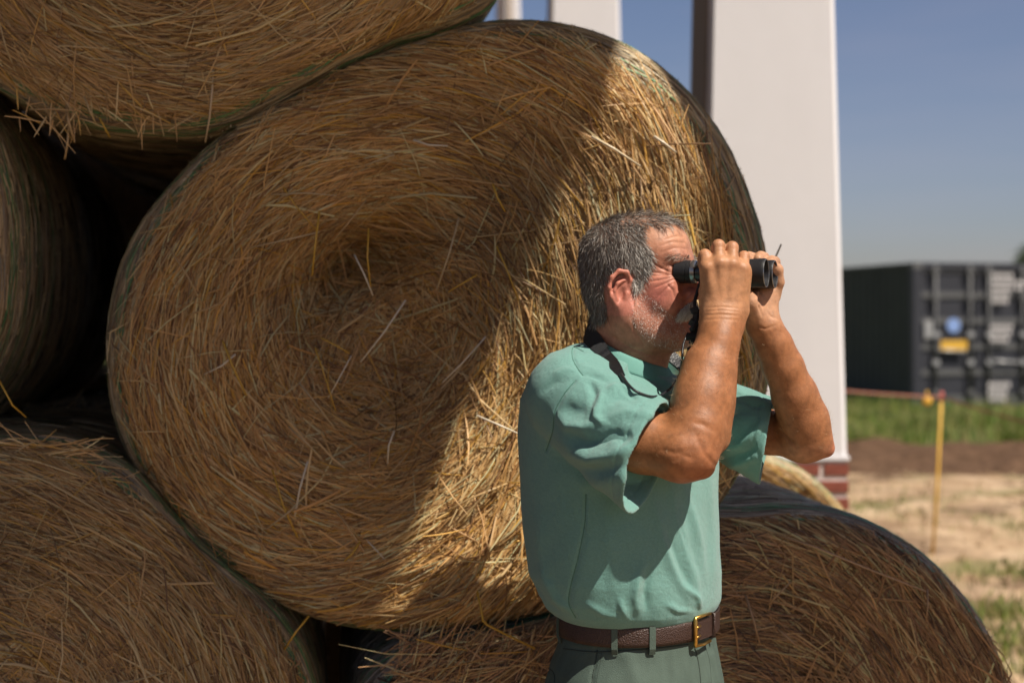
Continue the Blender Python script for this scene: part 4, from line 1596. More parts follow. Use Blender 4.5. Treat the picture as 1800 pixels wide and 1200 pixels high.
def groove(v, nr, pts, width, depth, ylim=None):
    """press a fold into a surface that faces the viewer's side; positions as seen in the photograph"""
    d, pos = poly_dist(uv_px(v), pts)
    wgt = np.exp(-(d / width) ** 2) * np.sin(math.pi * np.clip(pos * 0.92 + 0.04, 0, 1)) ** 0.6
    sel = (nr[:, 1] < 0.35)
    if ylim is not None:
        sel = sel & (v[:, 1] < ylim)
    return v - nr * (wgt * depth * sel)[:, None]


for k, (y0, amp) in enumerate([(539, 0.0010), (545, 0.0009), (552, 0.0012), (560, 0.0008)]):
    v = groove(v, nr, [(1240, y0 + 2), (1268, y0), (1300, y0 + 3)], 1.6, amp)
for (x, y) in ((1237, 443), (1263, 428), (1287, 431), (1308, 447)):
    for dy in (-3, 1, 5):
        v = groove(v, nr, [(x - 6, y + dy), (x, y + dy + 1), (x + 6, y + dy)], 1.0, 0.0006)
for pts in ([(1262, 822), (1240, 800), (1222, 760)], [(1180, 812), (1200, 800), (1225, 806)], [(1215, 742), (1235, 745), (1260, 760)], [(1160, 790), (1185, 796), (1215, 790)]):
    v = groove(v, nr, pts, 5, 0.0016)
rc_ = np.tile(np.array([0.300, 0.124, 0.053]), (len(v), 1))
handw = np.clip((v[:, 2] - 1.585) / 0.04, 0, 1)[:, None]
rc_ = rc_ * (1 - handw) + np.array([0.41, 0.200, 0.100]) * handw
elb = np.exp(-(np.linalg.norm(v - W(1225, 822, 2.36), axis=1) / 0.045) ** 2)[:, None]
rc_ = rc_ * (1 - 0.55 * elb) + np.array([0.36, 0.115, 0.06]) * 0.55 * elb
kn = sum(np.exp(-(np.linalg.norm(v - p, axis=1) / 0.012) ** 2) for p in mcp + pip)[:, None]
rc_ = rc_ * (1 - 0.35 * np.clip(kn, 0, 1)) + np.array([0.50, 0.21, 0.13]) * 0.35 * np.clip(kn, 0, 1)
RARM = (v, q, rc_)

# ---- left arm and hand (far side)
lv = Vol((0.28, 2.50, 1.25), (0.66, 2.86, 1.75), 0.0023)
A = [W(1222, 705, 2.78), W(1345, 758, 2.68), W(1412, 775, 2.63), W(1424, 768, 2.625), W(1413, 738, 2.62), W(1397, 695, 2.605), W(1377, 645, 2.59), W(1360, 605, 2.58), W(1345, 578, 2.572)]
lv.chain(A, [0.046, 0.039, 0.036, 0.035, 0.0425, 0.0385, 0.0335, 0.0300, 0.0265], 0.02)
lv.cap(W(1426, 775, 2.625), W(1455, 790, 2.625), 0.026, 0.0105, 0.022)
lv.cap(W(1332, 572, 2.570), W(1352, 572, 2.575), 0.0190, 0.0185, 0.02)
for (x0, x1, y1, Y1) in ((1336, 1328, 525, 2.560), (1342, 1342, 515, 2.575), (1350, 1355, 515, 2.580)):
    lv.cap(W(x0, 568, 2.572), W(x1, y1, Y1), 0.0185, 0.0150, 0.012)
lv.chain([W(1330, 560, 2.558), W(1318, 532, 2.540), W(1306, 515, 2.535), W(1290, 510, 2.535)], [0.019, 0.0155, 0.0125, 0.010], 0.008)   # thumb under the tubes
for i, (x, yt, r) in enumerate(((1298, 462, 0.0105), (1318, 457, 0.0108), (1338, 456, 0.0106), (1358, 463, 0.0098))):
    base = W(1330 + i * 9, 520, 2.590)
    up_ = W(x + 6, 490, 2.606)
    top = W(x + 4, yt - 3, 2.596)
    lv.chain([base, up_, top], [0.0135, 0.0115, r], 0.004)
    lv.chain([top, W(x - 1, yt - 5, 2.574), W(x - 5, yt, 2.556)], [r, r - 0.0006, r - 0.0018], 0.003)
lv.chain([W(1360, 520, 2.585), W(1369, 496, 2.575), W(1367, 474, 2.570), W(1352, 462, 2.564)], [0.013, 0.0098, 0.0098, 0.0095], 0.005)
v, q = lv.mesh()
v = laplace(v, q, 2, 0.5)
nr = vnormals(v, q)
for pts, w_, d_ in (([(1336, 512), (1334, 535), (1340, 556)], 2.2, 0.0035), ([(1322, 570), (1345, 578), (1366, 571)], 1.8, 0.0016), ([(1345, 545), (1355, 556), (1366, 560)], 2, 0.0016),
                    ([(1367, 752), (1385, 772), (1402, 785)], 2.5, 0.0035)):
    v = groove(v, nr, pts, w_, d_)
lc_ = np.tile(np.array([0.31, 0.130, 0.057]), (len(v), 1))
handw = np.clip((v[:, 2] - 1.58) / 0.03, 0, 1)[:, None]
lc_ = lc_ * (1 - handw) + np.array([0.45, 0.24, 0.14]) * handw
inner = np.clip((1.375 - v[:, 2]) / 0.03, 0, 1)[:, None]
lc_ = lc_ * (1 - inner * 0.5) + np.array([0.58, 0.32, 0.20]) * inner * 0.5
elb = np.exp(-(np.linalg.norm(v - W(1462, 790, 2.625), axis=1) / 0.025) ** 2)[:, None]
lc_ = lc_ * (1 - 0.7 * elb) + np.array([0.46, 0.14, 0.08]) * 0.7 * elb
LARM = (v, q, lc_)

# ---- hidden trunk and legs of the body
man_x = W(1125, 560, 2.6)[0]
BF = np.array([0.82, -0.57, 0])
BL = np.array([0.57, 0.82, 0])
bv = Vol((-0.06, 2.30, 0.02), (0.56, 2.95, 1.50), 0.008)
bc = np.array([man_x, 2.60, 0])
neck0 = hw((-0.012, 0, -0.20))
bv.chain([bc + np.array([0, 0, 0.95]), bc + np.array([-0.01, 0, 1.2]), bc + np.array([-0.03, 0, 1.36])], [0.12, 0.13, 0.12], 0.03)
bv.cap(W(1040, 700, 2.50), W(1190, 700, 2.70), 0.06, 0.06, 0.04)
bv.cap(bc + np.array([-0.02, 0, 1.38]), neck0, 0.060, 0.055, 0.03)
for sgn in (-1, 1):
    hip = bc + BL * sgn * 0.085 + np.array([0, 0, 0.90])
    knee = bc + BL * sgn * 0.10 + BF * 0.02 + np.array([0, 0, 0.50])
    ank = bc + BL * sgn * 0.115 - BF * 0.01 + np.array([0, 0, 0.10])
    bv.chain([hip, knee, ank], [0.08, 0.055, 0.038], 0.02)
    bv.cap(ank - np.array([0, 0, 0.03]), ank + BF * 0.14 - np.array([0, 0, 0.05]), 0.034, 0.028, 0.02)
v, q = bv.mesh()
TRUNK = (v, q, np.tile(np.array([0.5, 0.28, 0.18]), (len(v), 1)))

man = empty('person', (float(bc[0]), 2.60, 0.0), 'older man with grey hair in a green t-shirt looking through black binoculars', 'person')
Vs, Qs, Cs, n0 = [], [], [], 0
for (v, q, c) in ((HEAD[0], HEAD[1], HEAD[2]), RARM, LARM, TRUNK):
    Vs.append(v)
    Qs.append(q + n0)
    Cs.append(c)
    n0 += len(v)
np_mesh('body', np.concatenate(Vs), np.concatenate(Qs), M['skin'], man, cols=np.concatenate(Cs))

# ---- eyes, behind the eyepieces
for sgn in (-1, 1):
    mb = MB()
    c = hw(np.array([0.0765, sgn * 0.032, -0.001]))
    mb.lathe(c - HF * 0.011, HF, [(0.0105 - 0.0105 * math.cos(a), 0.0105 * math.sin(a)) for a in np.linspace(0.01, math.pi - 0.01, 14)], 20)
    mb.build('eye', mat('eye_white', (0.6, 0.55, 0.52), rough=0.15), man, smooth=True)

# ---- hair
hl, hq, hn = HEAD[3], HEAD[1], HEAD[4]
tri = hl[hq].mean(1)
tn = unit(hn[hq].mean(1))
area = np.linalg.norm(np.cross(hl[hq[:, 2]] - hl[hq[:, 0]], hl[hq[:, 3]] - hl[hq[:, 1]]), axis=1) * 0.5


def in_poly(P, poly):
    x, y = P[:, 0], P[:, 1]
    c = np.zeros(len(P), bool)
    n = len(poly)
    for i in range(n):
        x0, y0 = poly[i]
        x1, y1 = poly[(i + 1) % n]
        m = ((y0 > y) != (y1 > y)) & (x < (x1 - x0) * (y - y0) / (y1 - y0 + 1e-12) + x0)
        c ^= m
    return c


side_px = [(1000, 340), (1134, 340), (1138, 376), (1122, 400), (1125, 425), (1138, 438), (1141, 455), (1134, 472), (1129, 490), (1122, 505), (1112, 512), (1108, 498), (1100, 482),
           (1085, 474), (1068, 480), (1058, 500), (1060, 530), (1070, 552), (1060, 562), (1030, 570), (1000, 560)]
side_poly = [tuple(fz(a, b, -0.062)) for a, b in side_px]
earsel = (np.abs(tri[:, 1]) > 0.066) & (tri[:, 0] < 0.016) & (tri[:, 0] > -0.034) & (tri[:, 2] < 0.004) & (tri[:, 2] > -0.08)
is_hair = in_poly(tri[:, [0, 2]], side_poly) & ~earsel
top = (tri[:, 2] > 0.066) & (tri[:, 0] > -0.02) & (tri[:, 0] < 0.083 - 0.5 * np.abs(tri[:, 1])) & (np.abs(tri[:, 1]) < 0.050)
is_hair |= top
is_hair &= ~((tri[:, 0] > 0.034) & (np.abs(tri[:, 1]) > 0.042) & (tri[:, 2] > 0.045))


def strands(sel, N, length, dirfn, width, colfn, jit=0.25, lift=0.15, K=5, name='hair', curl=0.0):
    ids = np.nonzero(sel)[0]
    p = area[ids] / area[ids].sum()
    ix = rng.choice(ids, N, p=p)
    base = tri[ix] + rng.normal(0, 0.0007, (N, 3))
    n = tn[ix]
    d = dirfn(base, n)
    d = d - n * (d * n).sum(1, keepdims=True)
    d = unit(unit(d) + rng.normal(0, jit, (N, 3)))
    ln = length * rng.uniform(0.55, 1.25, N)
    P = np.zeros((N, K, 3))
    pos = base.copy()
    up0 = lift * rng.uniform(0.3, 1.6, N)[:, None]
    bend = rng.normal(0, curl, (N, 3))
    for k in range(K):
        P[:, k] = pos
        t = k / (K - 1)
        step = unit(d + n * up0 * (1.4 - 1.7 * t) + bend * t)
        # follow the skull
        cc = np.array([-0.006, 0, 0.02])
        pos = pos + step * (ln / (K - 1))[:, None]
        rad = pos - cc
        k0 = np.sqrt((rad[:, 0] / 0.1005) ** 2 + (rad[:, 1] / 0.0765) ** 2 + (rad[:, 2] / 0.086) ** 2)
        sc = np.where((k0 < 1.0) & (pos[:, 2] > 0.0), 1 / k0, 1.0)
        pos = cc + rad * sc[:, None]
    view = unit(n + rng.normal(0, 0.4, (N, 3)))
    v, q = flat_ribbons(P, width * rng.uniform(0.7, 1.3, N), view)
    c = colfn(base, N)
    o = np_mesh(name, hw(v), q, M['hairm'], man, cols=np.repeat(c, K * 2, axis=0))
    tag(o, kind='stuff')
    return o


def hair_dir(b, n):
    d = unit(b - np.array([-0.060, 0.004, 0.082])) + np.array([-0.12, 0.0, -0.40]) * np.clip((0.09 - b[:, 2:3]) / 0.05, 0, 1)
    d += 0.30 * np.stack([wav(b[:, 0] * 100, b[:, 2] * 100, 0.8, 61), np.zeros(len(b)), wav(b[:, 0] * 100, b[:, 2] * 100, 0.8, 62)], 1)
    return d


def hair_col(b, N):
    dark = np.array([0.110, 0.080, 0.062])
    mid = np.array([0.27, 0.235, 0.205])
    light = np.array([0.44, 0.41, 0.37])
    t = np.clip((b[:, 0] + 0.02) / 0.06, 0, 1) * np.clip((0.075 - b[:, 2]) / 0.03, 0, 1)      # greyer towards the temples
    k = rng.random(N)
    pl = 0.20 + 0.55 * t
    pm = 0.35 + 0.1 * (b[:, 2] < 0.05)
    c = np.where((k < pl)[:, None], light, np.where((k < pl + pm)[:, None], mid, dark))
    return c * rng.uniform(0.7, 1.2, (N, 1))


hs = is_hair & ~top
strands(hs, 28000, 0.018, hair_dir, 0.00052, hair_col, jit=0.20, lift=0.12, curl=0.35)
strands(top, 1900, 0.026, hair_dir, 0.0006, hair_col, jit=0.30, lift=0.22, curl=0.4, name='crown_hair')
chk_px = [(1112, 515), (1130, 512), (1150, 528), (1172, 552), (1190, 575), (1200, 600), (1180, 618), (1150, 610), (1128, 590), (1112, 560)]
chk = in_poly(tri[:, [0, 2]], [tuple(fz(a, b, -0.05)) for a, b in chk_px])


def down(b, n):
    return np.tile(np.array([0.3, 0, -1.0]), (len(b), 1))


def white_col(b, N):
    return np.array([[0.72, 0.66, 0.60]]) * rng.uniform(0.45, 1.1, (N, 1))


strands(chk, 4200, 0.0036, down, 0.00032, white_col, jit=0.9, lift=0.5, K=3, name='stubble')
mpoly = [tuple(fz(a, b, -0.018)) for a, b in [(1245, 520), (1216, 527), (1203, 535), (1194, 546), (1190, 556), (1200, 553), (1245, 549)]]
mous = in_poly(tri[:, [0, 2]], mpoly) & (np.abs(tri[:, 1]) < 0.036) & (tri[:, 0] > 0.07)


def mdir(b, n):
    d = np.zeros_like(b)
    d[:, 2] = -1
    d[:, 1] = np.sign(b[:, 1]) * 0.55
    d[:, 0] = -0.1
    return d


strands(mous, 4200, 0.0165, mdir, 0.0006, lambda b, N: np.array([[0.88, 0.85, 0.79]]) * rng.uniform(0.55, 1.1, (N, 1)), jit=0.16, lift=0.5, K=5, name='moustache')
brow = (tri[:, 2] < 0.030) & (tri[:, 2] > 0.018) & (tri[:, 0] > 0.070) & (np.abs(tri[:, 1]) > 0.012) & (np.abs(tri[:, 1]) < 0.054)
strands(brow, 420, 0.010, lambda b, n: np.stack([-0.3 * np.ones(len(b)), np.sign(b[:, 1]), -0.25 * np.ones(len(b))], 1), 0.00045,
        lambda b, N: np.array([[0.32, 0.25, 0.2]]) * rng.uniform(0.4, 1.3, (N, 1)), jit=0.3, lift=0.3, K=3, name='eyebrows')

# fine pale hairs on the forearms
for (v, q, c), zlo, zhi in ((RARM, 1.36, 1.56), (LARM, 1.36, 1.56)):
    ce = v[q].mean(1)
    nn = unit(vnormals(v, q)[q].mean(1))
    ids = np.nonzero((ce[:, 2] > zlo) & (ce[:, 2] < zhi))[0]
    ix = rng.choice(ids, 900)
    b_ = ce[ix]
    d_ = unit(nn[ix] * 0.55 + np.array([0.1, 0, 0.35]) + rng.normal(0, 0.35, (900, 3)))
    L_ = rng.uniform(0.005, 0.011, 900)[:, None]
    P = np.stack([b_, b_ + d_ * L_ * 0.5, b_ + d_ * L_ + np.array([0, 0, 0.001])], 1)
    vv, qq = flat_ribbons(P, np.full(900, 0.00028), unit(np.cross(d_, rng.normal(0, 1, (900, 3)))))
    o = np_mesh('arm_hair', vv, qq, M['hairm'], man, cols=np.tile(np.array([0.42, 0.30, 0.18]), (len(vv), 1)))
    tag(o, kind='stuff')

# ---- t-shirt
# outline of the shirt's trunk: (z, left edge px, right edge px) at 2.6 m
rows = [(592, 1052, 1150), (602, 1012, 1182), (620, 966, 1212), (650, 936, 1238), (700, 914, 1258), (760, 911, 1264), (850, 915, 1268), (920, 919, 1270),
        (1000, 930, 1272), (1035, 943, 1272), (1056, 957, 1270), (1070, 972, 1264), (1079, 992, 1252)]
rz = np.array([H + (HORIZON - r[0]) * 2.6 / FPX for r in rows])[::-1]
rcx = np.array([((r[1] + r[2]) / 2 - 900) * 2.6 / FPX for r in rows])[::-1]
rhw = np.array([(r[2] - r[1]) / 2 * 2.6 / FPX for r in rows])[::-1]
sv_ = Vol((-0.03, 2.25, 1.02), (0.60, 2.90, 1.60), 0.0028)


def trunk_sdf(x, y, z):
    zf = z.ravel()
    cx = np.interp(zf, rz, rcx).astype(np.float32)[None, None, :]
    hw_ = np.interp(zf, rz, rhw).astype(np.float32)[None, None, :]
    b = hw_ * 0.92
    a = hw_ * 1.15
    u = (x - cx) * BL[0] + (y - 2.60) * BL[1]
    w = (x - cx) * BF[0] + (y - 2.60) * BF[1]
    k0 = np.sqrt((u / a) ** 2 + (w / b) ** 2) + 1e-6
    k1 = np.sqrt((u / a ** 2) ** 2 + (w / b ** 2) ** 2) + 1e-6
    d = k0 * (k0 - 1) / k1
    return np.maximum(d, np.maximum(z - rz[-1], rz[0] - z))


sv_.union(trunk_sdf, (-0.03, 2.25, 1.02), (0.60, 2.90, 1.60), 0.0)
# shoulders
SL = Vol((-0.03, 2.25, 1.02), (0.60, 2.90, 1.60), 0.0028)
sv_.cap(W(1075, 655, 2.55), W(1012, 690, 2.47), 0.060, 0.078, 0.05)
sv_.cap(W(1160, 655, 2.68), W(1215, 700, 2.76), 0.055, 0.066, 0.05)
sv_.cap(W(1060, 640, 2.58), W(1150, 650, 2.64), 0.050, 0.045, 0.04)
# sleeves
RS0, RS1 = W(1010, 700, 2.455), W(1143, 803, 2.335)
rn = unit(np.array([0.91, -0.42, -0.28]))
SL.cap(RS0, RS1 + (RS1 - RS0) * 0.35, 0.084, 0.098, 0.030)
LS0, LS1 = W(1215, 712, 2.765), W(1350, 774, 2.675)
ln_ = unit(np.array([0.960, -0.22, -0.17]))
SL.cap(LS0, LS1 + (LS1 - LS0) * 0.30, 0.071, 0.083, 0.030)


def half(c, n):
    def fn(x, y, z):
        return -((x - c[0]) * n[0] + (y - c[1]) * n[1] + (z - c[2]) * n[2])
    return fn


def cut_region(c, n, axis_dir, R):
    """remove what lies beyond the plane, near that sleeve only"""
    def fn(x, y, z):
        pl = (x - c[0]) * n[0] + (y - c[1]) * n[1] + (z - c[2]) * n[2]
        return np.maximum(-pl, np.sqrt((x - c[0]) ** 2 + (y - c[1]) ** 2 + (z - c[2]) ** 2) - R)
    SL.cut(fn, c - R, c + R, 0.004)


cut_region(RS1, rn, None, 0.215)
# left: only the part beyond the cuff, clear of the trunk
cut_region(LS1, ln_, None, 0.175)
# hollow cuffs
for (s0_, s1_, ra_, rb_, ext) in ((RS0, RS1, 0.084, 0.098, 1.35), (LS0, LS1, 0.071, 0.083, 1.30)):
    L_ = np.linalg.norm(s1_ - s0_)
    ax_ = (s1_ - s0_) / L_

    def outer(s):
        return ra_ + (rb_ - ra_) * (L_ + s) / (L_ * ext)
    SL.cap(s1_ - ax_ * 0.025, s1_ + ax_ * 0.07, outer(-0.025) - 0.0075, outer(0.07) - 0.0048, 0.002, cut=True)
kk = 0.005
hh_ = np.maximum(kk - np.abs(sv_.f - SL.f), 0) / kk
inside_cuff = (SL.f > 0)
sv_.f = np.minimum(sv_.f, SL.f) - np.where(SL.f < 0.05, hh_ * hh_ * kk * 0.25, 0)


def neck_open(x, y, z):
    u = (x - NC[0]) * HF[0] + (y - NC[1]) * HF[1]
    w = (x - NC[0]) * HL[0] + (y - NC[1]) * HL[1]
    r = np.sqrt(u * u + w * w)
    za = NC[2] + 0.006 - 0.40 * np.minimum(u, 0.09) - 0.30 * np.maximum(r - 0.070, 0)
    return np.maximum((za - z) * 0.9, r - 0.165)


NC = hw((-0.012, 0, -0.165)) + np.array([0, 0, 0.004])
sv_.cut(neck_open, NC - np.array([0.25, 0.25, 0.12]), NC + np.array([0.25, 0.25, 0.12]), 0.02)
v, q = sv_.mesh()
v = laplace(v, q, 3, 0.5)
nr = vnormals(v, q)


def fold(pts, width, amp, ymax=None, ymin=None, power=1.0):
    """raise (amp>0) or sink a soft fold along a line seen on the near side"""
    global v
    d, pos = poly_dist(uv_px(v), pts)
    wgt = np.exp(-(d / width) ** 2) * np.sin(math.pi * np.clip(pos * 0.94 + 0.03, 0, 1)) ** (0.7 * power)
    sel = nr[:, 1] < 0.3
    if ymax is not None:
        sel = sel & (v[:, 1] < ymax)
    if ymin is not None:
        sel = sel & (v[:, 1] > ymin)
    v = v + nr * (wgt * amp * sel)[:, None]


# broad billows of the near sleeve
for pts, w_, a_ in (([(978, 728), (1000, 748), (1028, 752), (1052, 742)], 9, 0.009),
                    ([(985, 760), (1010, 792), (1040, 806), (1075, 802), (1108, 782)], 12, 0.013),
                    ([(990, 712), (1010, 722), (1032, 722)], 12, -0.005),
                    ([(1000, 768), (1030, 780), (1060, 772), (1080, 757)], 10, -0.011),
                    ([(1072, 762), (1092, 768), (1112, 762)], 12, -0.009),
                    ([(1056, 688), (1050, 708), (1048, 732), (1062, 746)], 7, 0.009),
                    ([(1066, 684), (1085, 678), (1110, 684)], 6, 0.006),
                    ([(1068, 706), (1090, 698), (1120, 705)], 8, -0.005),
                    ([(1070, 735), (1100, 724), (1135, 728), (1155, 735)], 9, 0.006),
                    ([(1035, 668), (1045, 690), (1042, 715)], 7, -0.007),
                    ([(1005, 840), (1050, 850), (1100, 835)], 16, 0.006),
                    ([(1020, 822), (1060, 829), (1100, 815)], 9, -0.005)):
    fold(pts, w_, a_, ymax=2.52)
# pulls across the upper back and shoulder
for pts, w_, a_ in (([(1022, 640), (1050, 652), (1085, 665)], 5, 0.003), ([(1020, 655), (1045, 662), (1070, 672)], 4, -0.003),
                    ([(970, 660), (995, 650), (1015, 652)], 6, 0.003), ([(950, 690), (975, 672), (1000, 668)], 7, -0.003),
                    ([(1095, 660), (1120, 690), (1140, 700)], 5, 0.005), ([(1085, 668), (1105, 692), (1122, 704)], 4, -0.004),
                    ([(1105, 655), (1128, 680), (1135, 700)], 4, -0.003)):
    fold(pts, w_, a_, ymax=2.60)
# folds down the front and flank
for pts, w_, a_ in (([(1178, 858), (1192, 900), (1206, 960), (1222, 1020), (1228, 1062)], 8, 0.0060), ([(1200, 850), (1216, 900), (1232, 960), (1240, 1020)], 7, 0.0045),
                    ([(1240, 800), (1248, 860), (1254, 940), (1254, 1030)], 7, 0.0045), ([(1190, 880), (1205, 940), (1224, 1000)], 6, -0.0045),
                    ([(1150, 880), (1165, 950), (1195, 1020), (1216, 1062)], 9, 0.006), ([(1172, 930), (1190, 985), (1212, 1035)], 7, -0.005),
                    ([(1132, 985), (1120, 1020), (1116, 1050), (1124, 1080)], 7, 0.005), ([(1142, 1000), (1134, 1040), (1138, 1075)], 6, -0.005),
                    ([(1088, 1050), (1094, 1070), (1104, 1088)], 5, 0.0045), ([(1012, 880), (1030, 940), (1010, 1010), (1000, 1070)], 5, -0.0018),
                    ([(1265, 830), (1268, 900), (1268, 1000)], 4, -0.004), ([(1060, 900), (1072, 960), (1080, 1030)], 14, 0.004),
                    ([(1205, 1030), (1226, 1050), (1230, 1070)], 5, 0.006), ([(950, 900), (948, 960), (958, 1020), (985, 1070)], 10, 0.004),
                    ([(935, 1020), (955, 1052), (985, 1080)], 6, -0.005), ([(948, 1000), (975, 1050), (1010, 1078)], 7, 0.005),
                    ([(1030, 1060), (1060, 1078), (1090, 1084)], 6, 0.004), ([(1170, 1060), (1190, 1072), (1215, 1074)], 5, 0.004),
                    ([(1180, 760), (1205, 770), (1240, 760)], 10, 0.004)):
    fold(pts, w_, a_)
# far sleeve
for pts, w_, a_ in (([(1270, 790), (1305, 780), (1330, 758), (1345, 735)], 8, 0.008), ([(1275, 805), (1310, 798), (1335, 780)], 6, -0.005),
                    ([(1275, 820), (1310, 812), (1335, 800)], 7, 0.006), ([(1285, 680), (1300, 690), (1330, 700), (1350, 706)], 5, 0.004),
                    ([(1300, 702), (1325, 712), (1345, 712)], 5, -0.004), ([(1280, 735), (1300, 720), (1330, 722)], 9, -0.004)):
    fold(pts, w_, a_, ymin=2.60)
# the chest falls away behind the near shoulder
d, pos = poly_dist(uv_px(v), [(1118, 660), (1150, 684), (1178, 700), (1200, 700)])
v = v + np.array([0, 1.0, 0]) * (np.exp(-(d / 20) ** 4) * 0.030 * (nr[:, 1] < 0.3) * (v[:, 1] < 2.58))[:, None]
v = laplace(v, q, 1, 0.5)
# soft overall unevenness of cloth
v = v + nr * (0.0016 * wav(v[:, 0] * 40 + v[:, 1] * 25, v[:, 2] * 22, 1.0, 70) + 0.0008 * wav(v[:, 0] * 90, v[:, 2] * 60 + v[:, 1] * 60, 1.0, 71))[:, None]
nr = vnormals(v, q)
# seam grooves
seams = [[(1026, 618), (1008, 610), (1006, 628), (1014, 645), (1025, 660)], [(1010, 670), (992, 692), (976, 722), (972, 755), (966, 775), (960, 792)],
         [(1030, 868), (1028, 920), (1016, 980), (1003, 1030), (1000, 1060), (1012, 1085)]]
for s_ in seams:
    d, pos = poly_dist(uv_px(v), s_)
    v = v - nr * (np.exp(-(d / 2.6) ** 2) * 0.0022 * (nr[:, 1] < 0.2))[:, None]
# sleeve hems: a stitched line 2.5 cm in from the cuff
for c_, n_ in ((RS1, rn), (LS1, ln_)):
    pl = (v - c_) @ n_
    m = np.exp(-((pl + 0.024) / 0.0022) ** 2) * (np.linalg.norm(v - c_, axis=1) < 0.13)
    v = v - nr * (m * 0.0012)[:, None]
shirt = np_mesh('t_shirt', v, q, M['shirt'], man)

from mathutils.bvhtree import BVHTree
# collar: a ribbed band that stands round the neck
def ring_band(name, pts, up, outw, hgt, thick, matl, parent, n=96, nz=6, extra=None):
    """closed band: pts (k,3) its lower centre line, up/outw unit vectors per point"""
    P = np.array(pts)
    k = len(P)
    tt = np.linspace(0, 1, nz)
    prof = [(0.0, t) for t in tt] + [(1.0, t) for t in tt[::-1]]
    V = []
    for (o_, t) in prof:
        bulge = math.sin(math.pi * t) * 0.4
        V.append(P + up * (t * hgt) + outw * ((1 - o_) * thick * (1 + bulge)))
    V = np.array(V)
    m = len(prof)
    j = np.arange(k)
    Q = []
    for a in range(m):
        b = (a + 1) % m
        Q.append(np.stack([a * k + j, a * k + (j + 1) % k, b * k + (j + 1) % k, b * k + j], 1))
    return np_mesh(name, V.reshape(-1, 3), np.concatenate(Q)[:, ::-1], matl, parent)


an = np.linspace(0, 2 * math.pi, 96, endpoint=False)
cc = hw((-0.012, 0, -0.165))
tiltz = lambda f: -0.034 - 0.40 * f                     # low at the throat, high behind
f_ = 0.071 * np.cos(an) + 0.002
l_ = 0.073 * np.sin(an)
ring = cc + f_[:, None] * HF + l_[:, None] * HL + np.array([0, 0, 1.0]) * (0.024 + tiltz(f_) + 0.0)[:, None]
outw = unit(np.cos(an)[:, None] * HF + np.sin(an)[:, None] * HL)
upv = unit(np.array([0, 0, 1.0]) - outw * 0.50)
ring = ring + outw * 0.007
ring_band('collar', ring, upv, outw, 0.036, 0.0045, M['shirt_rib'], man)

shirt_bvh = BVHTree.FromPolygons([tuple(x) for x in v], [tuple(x) for x in q])


def seam_line(b_, pts, r_, m_, parent, name='seam', sink=0.0002, n=40):
    C = catmull([(x, y, 0) for x, y in pts], n)
    P_ = []
    for x, y, _ in C:
        p = W(x, y, 3.0)
        h_ = b_.ray_cast(Vector((0, 0, H)), Vector(p - np.array([0, 0, H])).normalized())
        if h_[0] is not None and h_[0].y < 2.75:
            P_.append(np.array(h_[0]) + np.array([0, sink, 0]))
    mb = MB()
    mb.tube(np.array(P_), r_, 5)
    return mb.build(name, m_, parent, smooth=True)


for s_ in seams:
    seam_line(shirt_bvh, s_, 0.0009, M['seam'], shirt)

# ---- trousers
tv = Vol((-0.02, 2.28, 0.05), (0.50, 2.92, 1.06), 0.0050)
trows = [(1068, 992, 1254), (1092, 988, 1258), (1130, 978, 1262), (1160, 966, 1268), (1200, 955, 1276), (1260, 948, 1282), (1330, 952, 1280), (1400, 965, 1270)]
tz = np.array([H + (HORIZON - r[0]) * 2.6 / FPX for r in trows])[::-1]
tcx = np.array([((r[1] + r[2]) / 2 - 900) * 2.6 / FPX for r in trows])[::-1]
thw = np.array([(r[2] - r[1]) / 2 * 2.6 / FPX for r in trows])[::-1]


def loft(z_, cx_, hw_, top, bot):
    def fn(x, y, z):
        zf = z.ravel()
        cx = np.interp(zf, z_, cx_).astype(np.float32)[None, None, :]
        h_ = np.interp(zf, z_, hw_).astype(np.float32)[None, None, :]
        a, b = h_ * 1.15, h_ * 0.92
        u = (x - cx) * BL[0] + (y - 2.60) * BL[1]
        w = (x - cx) * BF[0] + (y - 2.60) * BF[1]
        k0 = np.sqrt((u / a) ** 2 + (w / b) ** 2) + 1e-6
        k1 = np.sqrt((u / a ** 2) ** 2 + (w / b ** 2) ** 2) + 1e-6
        return np.maximum(k0 * (k0 - 1) / k1, np.maximum(z - top, bot - z))
    return fn


